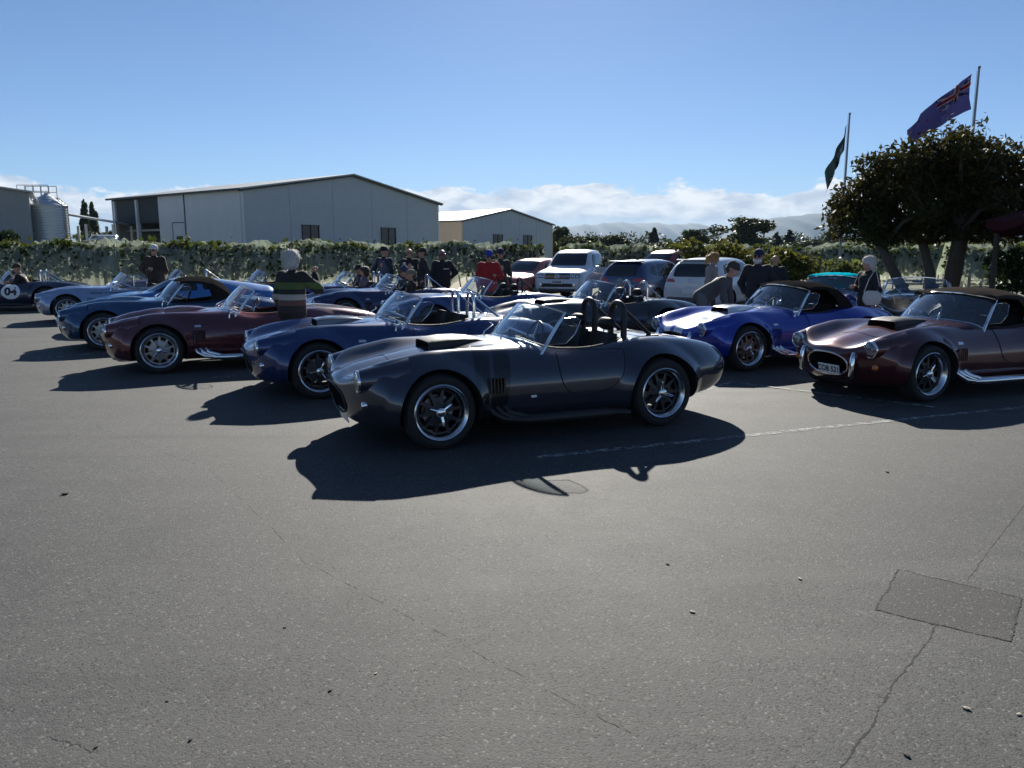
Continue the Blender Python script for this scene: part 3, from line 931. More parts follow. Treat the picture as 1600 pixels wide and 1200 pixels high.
# ------------------------------------------------------------------ ground
def asphalt_mat():
    m, t, o = nt('asphalt')
    p = node(t, 'ShaderNodeBsdfPrincipled')
    tc = node(t, 'ShaderNodeTexCoord')
    vec = tc.outputs['Object']
    def noise(s, d, r=0.6, dist=0.0):
        n = node(t, 'ShaderNodeTexNoise', Scale=s, Detail=d, Roughness=r, Distortion=dist); t.links.new(vec, n.inputs['Vector']); return n.outputs['Fac']
    big = noise(0.35, 5); mid = noise(2.2, 6, .65, .6); fine = noise(70.0, 4, .7)
    vo = node(t, 'ShaderNodeTexVoronoi', Scale=110.0); t.links.new(vec, vo.inputs['Vector'])
    vo2 = node(t, 'ShaderNodeTexVoronoi', Scale=210.0); t.links.new(vec, vo2.inputs['Vector'])
    rb = node(t, 'ShaderNodeValToRGB'); rb.color_ramp.elements[0].position = .35; rb.color_ramp.elements[0].color = (.044, .045, .0455, 1)
    rb.color_ramp.elements[1].position = .68; rb.color_ramp.elements[1].color = (.082, .082, .078, 1)
    t.links.new(tmath(t, 'MULTIPLY_ADD', mid, .5, tmath(t, 'MULTIPLY', big, .5)), rb.inputs['Fac'])
    # chips of pale aggregate
    sep = node(t, 'ShaderNodeSeparateColor'); t.links.new(vo.outputs['Color'], sep.inputs[0])
    chip = tmath(t, 'MULTIPLY_ADD', sep.outputs[0], .9, .55)
    c = mixc(t, 1.0, rb.outputs[0], (1, 1, 1)); 
    mul = node(t, 'ShaderNodeMixRGB', blend_type='MULTIPLY'); mul.inputs['Fac'].default_value = .55
    t.links.new(rb.outputs[0], mul.inputs['Color1'])
    comb = node(t, 'ShaderNodeCombineColor')
    for k in range(3): t.links.new(chip, comb.inputs[k])
    t.links.new(comb.outputs[0], mul.inputs['Color2'])
    spk = tmath(t, 'GREATER_THAN', sep.outputs[1], .965)
    c2 = mixc(t, tmath(t, 'MULTIPLY', spk, .6), mul.outputs[0], (.20, .195,.18))
    hole = tmath(t, 'GREATER_THAN', tmath(t, 'MULTIPLY_ADD', mid, .18, sep.outputs[2]), 1.02)
    c2 = mixc(t, tmath(t, 'MULTIPLY', hole, .75), c2, (.015, .015, .015))
    # faint oil stains and tyre tracks
    st = noise(.9, 7, .6, 1.4)
    c2 = mixc(t, tmath(t, 'MULTIPLY', tmath(t, 'SUBTRACT', st, .55, clamp=True), 1.6), c2, (.026,.026,.027))
    # drips and rubber marks
    vs_ = node(t, 'ShaderNodeTexVoronoi', Scale=.55); t.links.new(vec, vs_.inputs['Vector'])
    drip = tmath(t, 'SUBTRACT', tmath(t, 'MULTIPLY_ADD', mid, .12, .075), vs_.outputs['Distance'], clamp=True)
    c2 = mixc(t, tmath(t, 'MULTIPLY', drip, 6.0, clamp=True), c2, (.030, .030, .031))
    mp_ = node(t, 'ShaderNodeMapping'); mp_.inputs['Rotation'].default_value = (0, 0, R(-62)); mp_.inputs['Scale'].default_value = (.10, 1.5, 1); t.links.new(vec, mp_.inputs[0])
    tk = node(t, 'ShaderNodeTexNoise', Scale=1.3, Detail=5.0, Roughness=.55, Distortion=.5); t.links.new(mp_.outputs[0], tk.inputs['Vector'])
    c2 = mixc(t, tmath(t, 'MULTIPLY', tmath(t, 'SUBTRACT', tk.outputs['Fac'], .56, clamp=True), 2.6, clamp=True), c2, (.034, .034, .035))
    c2 = mixc(t, tmath(t, 'MULTIPLY', tmath(t, 'SUBTRACT', .44, tk.outputs['Fac'], clamp=True), 2.2, clamp=True), c2, (.105, .103, .097))
    t.links.new(c2, p.inputs['Base Color'])
    t.links.new(tmath(t, 'MULTIPLY_ADD', mid, .12, .74), p.inputs['Roughness'])
    p.inputs['Specular IOR Level'].default_value = .30
    hgt = tmath(t, 'ADD', tmath(t, 'MULTIPLY', vo.outputs['Distance'], -1.0), tmath(t, 'MULTIPLY', fine, .7))
    hgt = tmath(t, 'ADD', hgt, tmath(t, 'MULTIPLY', vo2.outputs['Distance'], -.5))
    b = node(t, 'ShaderNodeBump', Strength=.24, Distance=.006)
    t.links.new(hgt, b.inputs['Height']); t.links.new(b.outputs[0], p.inputs['Normal'])
    t.links.new(p.outputs[0], o.inputs['Surface'])
    return m
ASPHALT = asphalt_mat()

def sheet(name, pts, z, mat, parent=None):
    m = MB(); m.add([(p[0], p[1], z) for p in pts], [tuple(range(len(pts)))], 0, False)
    o = m.obj(name, mat, parent, fix=False, sharp=0)
    if o.data.polygons[0].normal.z < 0: o.data.flip_normals()
    if parent is None: tag(o, kind='structure')
    return o

GRASS = simple('paddock_grass', (0.10, 0.105, 0.045), 0.9, 0, .45, .6, .6, bscale=30)
sheet('ground', [(-17000, -2000), (17000, -2000), (17000, 14500), (-17000, 14500)], -.012, GRASS)
sheet('car_park', [(-60, -12), (40, -12), (40, 40), (8, 33.5), (-8, 27), (-60, 14)], 0.0, ASPHALT)
VERGE = simple('dry_verge', (0.23, 0.20, 0.12), 0.95, 0, .4, 3, .7, bscale=60)
# ------------------------------------------------------------------ people: signed-distance bodies meshed by surface nets
def sdf_mesh(prims, res, name, k=0.03, hard=()):
    """prims: list of (a, b, ra, rb[, scale xyz]) round cones; blended union -> smooth closed mesh"""
    A = np.array([p[0] for p in prims], float); B = np.array([p[1] for p in prims], float)
    rm = np.array([max(p[2], p[3]) for p in prims])
    lo = np.minimum(A, B).min(0) - rm.max() - 3 * res; hi = np.maximum(A, B).max(0) + rm.max() + 3 * res
    n = np.ceil((hi - lo) / res).astype(int) + 1
    D = np.full(n, 1.0, np.float32)
    for i, p in enumerate(prims):
        a, b, ra, rb = A[i], B[i], p[2], p[3]
        kk = p[4] if len(p) > 4 else k
        mg = rm[i] + max(0.09, 2 * kk)
        i0 = np.maximum(np.floor((np.minimum(a, b) - mg - lo) / res).astype(int), 0)
        i1 = np.minimum(np.ceil((np.maximum(a, b) + mg - lo) / res).astype(int) + 1, n)
        ax = [lo[d] + res * np.arange(i0[d], i1[d]) for d in range(3)]
        X, Y, Z = np.meshgrid(*ax, indexing='ij')
        d = b - a; L = float(d @ d) + 1e-12
        t = np.clip(((X - a[0]) * d[0] + (Y - a[1]) * d[1] + (Z - a[2]) * d[2]) / L, 0, 1)
        dist = np.sqrt((X - a[0] - t * d[0]) ** 2 + (Y - a[1] - t * d[1]) ** 2 + (Z - a[2] - t * d[2]) ** 2) - (ra + (rb - ra) * t)
        S = D[i0[0]:i1[0], i0[1]:i1[1], i0[2]:i1[2]]
        h = np.clip(kk - np.abs(S - dist), 0, None) / kk
        S[...] = np.minimum(S, dist) - h * h * kk * .25
    # surface nets
    ins = D < 0
    c = np.zeros(tuple(n - 1), int)
    for dx in (0, 1):
        for dy in (0, 1):
            for dz in (0, 1):
                c += ins[dx:n[0] - 1 + dx, dy:n[1] - 1 + dy, dz:n[2] - 1 + dz]
    act = (c > 0) & (c < 8)
    idx = np.full(tuple(n - 1), -1, int); cells = np.argwhere(act); idx[act] = np.arange(len(cells))
    pos = np.zeros((len(cells), 3)); cnt = np.zeros(len(cells))
    corners = [(x, y, z) for x in (0, 1) for y in (0, 1) for z in (0, 1)]
    for u in corners:
        for d in range(3):
            if u[d]: continue
            w = list(u); w[d] = 1
            du = D[cells[:, 0] + u[0], cells[:, 1] + u[1], cells[:, 2] + u[2]]; dw = D[cells[:, 0] + w[0], cells[:, 1] + w[1], cells[:, 2] + w[2]]
            cr = (du < 0) != (dw < 0)
            t = np.where(cr, du / np.where(np.abs(du - dw) < 1e-9, 1, du - dw), 0)
            p = np.array(u, float)[None, :].repeat(len(cells), 0); p[:, d] += t
            pos[cr] += p[cr]; cnt[cr] += 1
    V = lo + res * (cells + pos / np.maximum(cnt, 1)[:, None])
    F = []
    for d in range(3):
        e1, e2 = [(1, 2), (2, 0), (0, 1)][d]
        sl = [slice(1, n[q] - 1) for q in range(3)]; s0 = list(sl); s1 = list(sl)
        s0[d] = slice(0, n[d] - 1); s1[d] = slice(1, n[d])
        a, b = ins[tuple(s0)], ins[tuple(s1)]
        for flip, mask in ((False, a & ~b), (True, ~a & b)):
            E_ = np.argwhere(mask)
            off = np.array([1, 1, 1]); off[d] = 0
            E_ = E_ + off
            def I(o1, o2):
                q = E_.copy(); q[:, e1] -= o1; q[:, e2] -= o2
                return idx[q[:, 0], q[:, 1], q[:, 2]]
            quad = np.stack([I(1, 1), I(0, 1), I(0, 0), I(1, 0)], 1)
            if flip: quad = quad[:, ::-1]
            F.append(quad[(quad >= 0).all(1)])
    F = np.concatenate(F)
    me = bpy.data.meshes.new(name)
    me.from_pydata(V.tolist(), [], F.tolist())
    me.polygons.foreach_set('use_smooth', [True] * len(F))
    me.materials.append(None)
    return me

SKIN = simple('skin', (0.42, 0.23, 0.16), 0.55, 0, .1, 14)
WHITEHAIR = simple('white_hair', (0.62, 0.60, 0.57), 0.7, 0, .3, 60, .8, bscale=110)
BLONDHAIR = simple('blond_hair', (0.46, 0.27, 0.10), 0.6, 0, .35, 60, .8, bscale=110)
DARKHAIR = simple('dark_hair', (0.05, 0.035, 0.028), 0.6, 0, .3, 60, .8, bscale=110)
SUNGLASS = simple('dark_sunglasses', (0.008, 0.008, 0.009), 0.15)
SHOE = simple('dark_shoe', (0.02, 0.018, 0.017), 0.6)
def cloth(name, col, rough=.85): return simple('cloth_' + name, col, rough, 0, .25, 16, .5, bscale=26)

def person(label, X, Y, face, H=1.75, jacket=(.02, .02, .025), trousers=(.03, .03, .035), pose='stand', lean=0.0, headyaw=0.0, headpitch=0.0,
           arms=('down', 'down'), cap=None, hair='short', hairmat=None, skin=SKIN, glasses=False, beard=False, bulk=1.0, base=0.0, extras=None, res=.016, jacketmat=None, pom=None, hood=False, vest=None, group=None, stripes=None):
    """face: heading (radians) of the way the person looks, 0 = towards the camera; local -y is forward"""
    root = empty('person', (X, Y, base), face)
    tag(root, label, 'person', group)
    s = H / 1.76
    V = lambda x, y, z: Vector((x, y, z)) * s
    seated = pose == 'seat'
    pel = V(0, 0, .95) if not seated else V(0, 0, .16)
    ln = Matrix.Rotation(lean, 3, 'X')          # positive lean bends forward (towards -y)
    def T(x, y, z): return pel + ln @ (Vector((x, y, z)) * s)
    chest, neck, = T(0, .0, .34), T(0, .0, .50)
    hd = Matrix.Rotation(headyaw, 3, 'Z') @ Matrix.Rotation(lean * .6 + headpitch, 3, 'X')
    nb = T(0, .0, .52)
    def Hd(x, y, z): return nb + hd @ (Vector((x, y, z)) * s)
    sh = {q: T(q * .185, .0, .455) for q in (1, -1)}
    bk = bulk
    legs = []
    for q in (1, -1):
        hip = pel + Vector((q * .095 * s, 0, -.02 * s))
        if seated: kn = pel + V(q * .12, -.40, .16); an = pel + V(q * .11, -.66, -.14); toe = an + V(q * .02, -.16, .05)
        else:
            st = .05 * q
            kn = V(q * .10, -.02 + (st if pose == 'stand' else -st), .50); an = V(q * .115, .02 + st * 1.4, .085); toe = an + V(q * .03, -.17, -.045)
            if pose == 'bend': kn = V(q * .11, -.0, .50); an = V(q * .12, .10, .085); toe = an + V(q * .03, -.17, -.045)
        legs.append((hip, kn, an, toe))
    P_arm = {}
    for q, kind in zip((1, -1), arms):
        S0 = sh[q]
        if kind == 'down': el = S0 + V(q * .085, .03, -.29); wr = el + V(q * .0, -.08, -.245)
        elif kind == 'pockets': el = S0 + V(q * .14, .09, -.27); wr = el + V(-q * .10, -.12, -.20)
        elif kind == 'front': el = S0 + V(q * .12, -.02, -.27); wr = el + V(-q * .16, -.20, .03)
        elif kind == 'camera': el = S0 + V(q * .15, -.16, -.18); wr = el + V(-q * .14, -.10, .22)
        elif kind == 'hang': el = S0 + V(q * .07, -.04, -.27); wr = el + V(-q * .04, -.06, -.24)
        elif kind == 'wheel': el = S0 + V(q * .10, -.12, -.24); wr = el + V(-q * .04, -.24, .06)
        elif kind == 'hip': el = S0 + V(q * .20, .06, -.22); wr = el + V(-q * .17, -.12, -.14)
        elif kind == 'folded': el = S0 + V(q * .10, -.05, -.28); wr = el + V(-q * .22, -.13, .05)
        elif kind == 'knee': el = S0 + V(q * .08, -.05, -.27); wr = el + V(-q * .03, -.10, -.22)
        hdv = (wr - el).normalized()
        P_arm[q] = (S0, el, wr, hdv)
    # --- bare body, one continuous surface
    pr = [(pel, T(0, 0, .14), .135 * s, .125 * s), (T(-.03, 0, .14), chest, .125 * s, .13 * s), (T(.03, 0, .14), chest, .125 * s, .13 * s), (T(-.11, .0, .40), T(.11, .0, .40), .095 * s, .095 * s),
          (T(0, .0, .44), Hd(0, 0, .09), .058 * s, .054 * s)]
    for q in (1, -1):
        S0, el, wr, hv = P_arm[q]
        pr += [(T(q * .12, 0, .44), S0, .07 * s, .06 * s), (S0, el, .052 * s, .042 * s), (el, wr, .042 * s, .029 * s)]
        palm = wr + hv * .085 * s
        pr.append((wr, palm, .026 * s, .032 * s, .02))
        side = hv.cross(Vector((0, -1, 0)));  side = side.normalized() if side.length > .2 else Vector((1, 0, 0))
        curl = hv.cross(side).normalized() * (1 if (hv.cross(side)).y < 0 else -1)
        for f_, (off, ln_) in enumerate(((-.030, .062), (-.010, .072), (.010, .068), (.028, .052))):
            b0 = palm + side * off * s; b1 = b0 + (hv * .7 + curl * .35) * ln_ * .6 * s; b2 = b1 + (hv * .35 + curl * .8) * ln_ * .55 * s
            pr += [(b0, b1, .0115 * s, .0105 * s, .006), (b1, b2, .0105 * s, .009 * s, .006)]
        t0 = wr + hv * .03 * s - side * .026 * s; t1 = t0 + (hv * .6 - side * .7 + curl * .4) * .045 * s
        pr += [(t0, t1, .014 * s, .011 * s, .008), (t1, t1 + (hv * .9 + curl * .2) * .03 * s, .011 * s, .009 * s, .006)]
    for hip, kn, an, toe in legs:
        pr += [(hip, kn, .088 * s, .058 * s), (kn, an, .056 * s, .038 * s), (an, toe, .04 * s, .032 * s)]
    # head: skull, jaw, nose, brow, ears
    pr += [(Hd(0, .018, .205), Hd(0, -.018, .195), .090 * s, .082 * s), (Hd(0, -.03, .13), Hd(0, -.052, .105), .060 * s, .044 * s), (Hd(0, -.098, .165), Hd(0, -.118, .143), .012 * s, .017 * s, .015),
           (Hd(-.035, -.088, .19), Hd(.035, -.088, .19), .014 * s, .014 * s, .02), (Hd(-.022, -.092, .105), Hd(.022, -.092, .105), .011 * s, .011 * s, .012)]
    for q in (1, -1): pr.append((Hd(q * .088, .005, .185), Hd(q * .09, .012, .145), .018 * s, .013 * s, .01))
    link('body', sdf_mesh(pr, res * .85, 'person_body', .035), root, skin)
    # --- clothes
    jm = jacketmat or cloth('jacket_%d_%d_%d' % tuple(int(c * 1000) for c in jacket), jacket)
    jl = -.10
    jp = [(T(0, 0, jl + .06), T(0, 0, .16), .165 * s * bk, .150 * s * bk), (T(-.045, .005, jl + .04), T(-.05, 0, .36), .135 * s * bk, .125 * s * bk), (T(.045, .005, jl + .04), T(.05, 0, .36), .135 * s * bk, .125 * s * bk),
          (T(-.12, .0, .405), T(.12, .0, .405), .108 * s, .108 * s), (T(0, .012, .46), T(0, .0, .525), .075 * s, .068 * s)]
    for q in (1, -1):
        S0, el, wr, hv = P_arm[q]
        jp += [(T(q * .12, 0, .43), S0, .085 * s, .077 * s), (S0, el, .074 * s * bk, .060 * s * bk), (el, wr - hv * .01, .060 * s * bk, .044 * s)]
    link('jacket', sdf_mesh(jp, res, 'jacket', .04), root, jm)
    tm = cloth('trousers_%d_%d_%d' % tuple(int(c * 1000) for c in trousers), trousers)
    tp = [(pel + Vector((-.05 * s, 0, 0)), pel + Vector((.05 * s, 0, 0)), .125 * s, .125 * s)]
    for hip, kn, an, toe in legs: tp += [(hip, kn, .108 * s, .080 * s), (kn, an + Vector((0, 0, .02 * s)), .080 * s, .066 * s)]
    link('trousers', sdf_mesh(tp, res, 'trousers', .035), root, tm)
    for hip, kn, an, toe in legs:
        link('shoe', sdf_mesh([(an + Vector((0, .03, -.035)) * s, toe + Vector((0, 0, -.0)), .045 * s, .038 * s), (an + Vector((0, .02, -.01)) * s, an + Vector((0, -.02, .02)) * s, .05 * s, .048 * s)], .014, 'shoe', .03), root, SHOE)
    if hair and not (cap and hair == 'none'):
        hm = hairmat or WHITEHAIR
        if hair == 'short': hp = [(Hd(0, .03, .225), Hd(0, .0, .235), .094 * s, .080 * s), (Hd(0, .06, .16), Hd(0, .05, .20), .066 * s, .08 * s)]
        elif hair == 'bob': hp = [(Hd(0, .025, .225), Hd(0, -.005, .235), .108 * s, .092 * s), (Hd(-.055, .045, .13), Hd(-.05, .04, .2), .062 * s, .08 * s), (Hd(.055, .045, .13), Hd(.05, .04, .2), .062 * s, .08 * s), (Hd(0, .07, .12), Hd(0, .05, .2), .07 * s, .085 * s)]
        elif hair == 'long': hp = [(Hd(0, .025, .222), Hd(0, -.01, .232), .097 * s, .082 * s), (Hd(0, .09, .17), Hd(0, .13, .17), .05 * s, .052 * s), (Hd(0, .14, .16), Hd(0, .15, .06), .045 * s, .03 * s), (Hd(-.07, .02, .16), Hd(-.06, .02, .21), .045 * s, .06 * s), (Hd(.07, .02, .16), Hd(.06, .02, .21), .045 * s, .06 * s)]
        else: hp = [(Hd(0, .05, .17), Hd(0, .04, .19), .078 * s, .082 * s)]
        hme = sdf_mesh(hp, .011, 'hair', .03)
        ho_ = link('hair', hme, root, hm)
        if hair in ('bob', 'long'):
            rg = np.random.default_rng(5); n_ = len(hme.vertices); hme.calc_loop_triangles()
            co = np.zeros(n_ * 3); hme.vertices.foreach_get('co', co); co = co.reshape(-1, 3); no = np.zeros(n_ * 3); hme.vertices.foreach_get('normal', no); no = no.reshape(-1, 3)
            k_ = rg.choice(n_, min(n_, 1500), replace=False); c = co[k_]; nn = no[k_]
            d = np.array([0, 0, -1.0]) - nn * (-nn[:, 2:3]); d = d + .22 * rg.normal(size=d.shape); d /= np.linalg.norm(d, axis=1)[:, None]
            w_ = np.cross(d, nn); L_ = (.03 + .04 * rg.random((len(k_), 1))) * s
            p0 = c + nn * .002; p1 = c + d * L_ * .6 + nn * .009; p2 = c + d * L_ + nn * .004 * rg.normal(size=(len(k_), 1))
            vs = np.stack([p0 - w_ * .0035, p0 + w_ * .0035, p1 + w_ * .003, p1 - w_ * .003, p2], 1).reshape(-1, 3)
            mb = MB(); mb.v = vs.tolist(); mb.f = [q for i in range(len(k_)) for q in ((5 * i, 5 * i + 1, 5 * i + 2, 5 * i + 3), (5 * i + 3, 5 * i + 2, 5 * i + 4))]; mb.m = [0] * len(mb.f); mb.sm = [True] * len(mb.f)
            st_ = mb.obj('hair_strands', hm, ho_, fix=False, sharp=0); st_['kind'] = 'stuff'
    if cap is not None:
        cm_ = cloth('cap_%d_%d_%d' % tuple(int(c * 1000) for c in cap), cap)
        cp_ = [(Hd(0, .02, .235), Hd(0, -.015, .235), .098 * s, .092 * s)]
        if pom is None: cp_ += [(Hd(-.05, -.105, .222), Hd(.05, -.105, .222), .016 * s, .016 * s, .03), (Hd(-.035, -.15, .212), Hd(.035, -.15, .212), .012 * s, .012 * s, .03)]
        else: cp_ += [(Hd(-.0, .04, .19), Hd(0, .02, .2), .09 * s, .098 * s)]
        co = link('cap', sdf_mesh(cp_, .011, 'cap', .03), root, cm_)
        if pom is not None:
            link('pompom', sdf_mesh([(Hd(0, .02, .36), Hd(0, .02, .365), .042 * s, .042 * s)], .01, 'pompom', .02), co, simple('pompom_wool', pom, .9, 0, .3, 60, 1.0, bscale=90))
    if hood:
        link('hood', sdf_mesh([(Hd(0, .03, .21), Hd(0, .02, .16), .118 * s, .11 * s), (Hd(0, .05, .1), T(0, .02, .48), .105 * s, .11 * s)], .013, 'hood', .04), root, jm)
    if glasses:
        m = MB()
        for q in (1, -1): m.tube([Hd(q * .052, -.098, .178), Hd(q * .020, -.106, .178)], [.021 * s, .021 * s], 8)
        m.tube([Hd(-.088, .0, .18), Hd(-.07, -.085, .182), Hd(.07, -.085, .182), Hd(.088, .0, .18)], .006, 5)
        m.obj('sunglasses', SUNGLASS, root)
    if beard:
        link('beard', sdf_mesh([(Hd(-.04, -.05, .095), Hd(.04, -.05, .095), .046 * s, .046 * s), (Hd(0, -.075, .085), Hd(0, -.07, .06), .04 * s, .03 * s)], .011, 'beard', .03), root, WHITEHAIR)
    if vest is not None:
        vp = [(T(0, 0, jl + .05), T(0, 0, .16), .172 * s * bk, .158 * s * bk), (T(-.05, .005, jl + .04), T(-.055, 0, .38), .14 * s * bk, .131 * s * bk), (T(.05, .005, jl + .04), T(.055, 0, .38), .14 * s * bk, .131 * s * bk)]
        link('vest', sdf_mesh(vp, res, 'vest', .04), root, cloth('vest', vest))
    if extras: extras(root, T, Hd, P_arm, s)
    return root
# ------------------------------------------------------------------ foliage helpers
def leaf_mat(name, a, b, trans=.35, scale=1.2, rough=.5):
    if name in MATS: return MATS[name]
    m, t, o = nt(name)
    tc = node(t, 'ShaderNodeTexCoord')
    n = node(t, 'ShaderNodeTexNoise', Scale=scale, Detail=6.0, Roughness=.7); t.links.new(tc.outputs['Object'], n.inputs['Vector'])
    n2 = node(t, 'ShaderNodeTexNoise', Scale=scale * 14, Detail=2.0); t.links.new(tc.outputs['Object'], n2.inputs['Vector'])
    f = tmath(t, 'MULTIPLY_ADD', n2.outputs['Fac'], .9, tmath(t, 'MULTIPLY_ADD', n.outputs['Fac'], .9, -.40), clamp=True)
    c = mixc(t, f, a, b)
    p = node(t, 'ShaderNodeBsdfPrincipled', Roughness=rough); t.links.new(c, p.inputs['Base Color'])
    p.inputs['Specular IOR Level'].default_value = .06
    tr = node(t, 'ShaderNodeBsdfTranslucent'); t.links.new(mixc(t, .5, c, (b[0] * 1.3, b[1] * 1.35, b[2] * .6)), tr.inputs[0])
    mx = node(t, 'ShaderNodeMixShader', Fac=trans); t.links.new(p.outputs[0], mx.inputs[1]); t.links.new(tr.outputs[0], mx.inputs[2])
    t.links.new(mx.outputs[0], o.inputs['Surface'])
    MATS[name] = m
    return m

def leaf_mesh(name, C, size, rng, aspect=.5, flat=0.0, jitter=.35):
    """C: (n,3) leaf centres -> folded leaf-shaped quads with random direction"""
    n = len(C)
    d = rng.normal(size=(n, 3)); d[:, 2] *= (1 - flat); d /= np.linalg.norm(d, axis=1)[:, None]
    u = rng.normal(size=(n, 3)); u -= (u * d).sum(1)[:, None] * d; u /= np.linalg.norm(u, axis=1)[:, None]
    w = np.cross(d, u)
    s = (size * (1 + jitter * rng.normal(size=n))).clip(size * .4, size * 1.9)[:, None]
    P = np.stack([C - d * s * .5, C + u * s * aspect * .5 + w * s * .06, C + d * s * .5, C - u * s * aspect * .5 + w * s * .06], 1).reshape(-1, 3)
    me = bpy.data.meshes.new(name)
    me.vertices.add(4 * n); me.vertices.foreach_set('co', P.astype(np.float32).ravel())
    me.loops.add(4 * n); me.loops.foreach_set('vertex_index', np.arange(4 * n, dtype=np.int32))
    me.polygons.add(n); me.polygons.foreach_set('loop_start', np.arange(0, 4 * n, 4, dtype=np.int32)); 
    me.polygons.foreach_set('loop_total', np.full(n, 4, np.int32))
    me.update(calc_edges=True); me.validate()
    me.materials.append(None)
    return me

def blob_points(rng, blobs, n, shell=.55):
    """points spread through ellipsoid clumps, thicker near their skins"""
    V = np.array([b[3] * b[4] * b[5] for b in blobs]) ** .75; pick = rng.choice(len(blobs), n, p=V / V.sum())
    B = np.array(blobs)[pick]
    d = rng.normal(size=(n, 3)); d /= np.linalg.norm(d, axis=1)[:, None]
    r = shell + (1 - shell) * rng.random(n) ** .6
    r = np.where(rng.random(n) < .25, rng.random(n) ** .4, r) * (1 + .10 * rng.normal(size=n))
    return B[:, :3] + d * B[:, 3:6] * r[:, None]

BARK = simple('bark', (0.075, 0.060, 0.048), .9, 0, .35, 8, .9, bscale=40)
GREYPOST = simple('weathered_post', (0.33, 0.30, 0.26), .9, 0, .3, 8, .5)

# ------------------------------------------------------------------ buildings
CLAD = None
def clad_mat(name, col, ribs=6.0, axis=0, strength=.35, rough=.5, metal=0.0, joints=0.0):
    if name in MATS: return MATS[name]
    m, t, o = nt(name); p = node(t, 'ShaderNodeBsdfPrincipled', Roughness=rough, Metallic=metal)
    tc = node(t, 'ShaderNodeTexCoord'); sep = node(t, 'ShaderNodeSeparateXYZ'); t.links.new(tc.outputs['Object'], sep.inputs[0])
    n = node(t, 'ShaderNodeTexNoise', Scale=.55, Detail=6.0, Roughness=.65); t.links.new(tc.outputs['Object'], n.inputs['Vector'])
    mp = node(t, 'ShaderNodeMapping'); mp.inputs['Scale'].default_value = (3, 3, .25); t.links.new(tc.outputs['Object'], mp.inputs[0])
    n2 = node(t, 'ShaderNodeTexNoise', Scale=1.6, Detail=5.0); t.links.new(mp.outputs[0], n2.inputs['Vector'])
    f = tmath(t, 'MULTIPLY_ADD', n.outputs['Fac'], .55, tmath(t, 'MULTIPLY', n2.outputs['Fac'], .45))
    c = mixc(t, f, tuple(v * .80 for v in col), tuple(min(1, v * 1.15) for v in col))
    t.links.new(c, p.inputs['Base Color'])
    wv = tmath(t, 'SINE', tmath(t, 'MULTIPLY', sep.outputs[axis], ribs * 2 * PI))
    b = node(t, 'ShaderNodeBump', Strength=strength, Distance=.03); t.links.new(wv, b.inputs['Height']); t.links.new(b.outputs[0], p.inputs['Normal'])
    t.links.new(p.outputs[0], o.inputs['Surface']); MATS[name] = m
    return m
WALLGREY = clad_mat('grey_wall_panels', (.41, .445, .49), 1.2, 2, .12)
WALLPALE = clad_mat('lightened_wall_panels', (.62, .63, .63), 1.2, 2, .12)  # paler twin of the grey panels: side wall's lighter look put into colour
WALLCREAM = clad_mat('cream_wall_panels', (.60, .46, .32), 3, 1, .25)
WALLDARK = clad_mat('slate_wall_cladding', (.24, .26, .27), 4, 0, .3)
ROOFGREY = clad_mat('grey_roof_sheets', (.36, .38, .38), 4, 1, .4, .5, .2)
ROOFBRIGHT = clad_mat('zinc_roof_sheets', (.45, .47, .49), 3, 1, .3, .42, .55)
ZINC = clad_mat('zinc_silo', (.50, .53, .55), 5, 2, .3, .38, .55)
FASCIA = simple('dark_fascia', (.05, .055, .06), .6)
WINFRAME = simple('dark_window_frame', (.02, .02, .022), .45)
DARKPANE = simple('dark_window_pane', (.018, .020, .024), .12, 0, .3, 1.5)
SHADOWWALL = simple('dark_bay_shade', (.05, .055, .055), .8)  # near-black colour stands in for shade in the open bay and doorways

JOINT = simple('panel_joint_grey', (.22, .24, .26), .8)
def poly3(m, pts, mi=0): m.add(pts, [tuple(range(len(pts)))], mi, False)

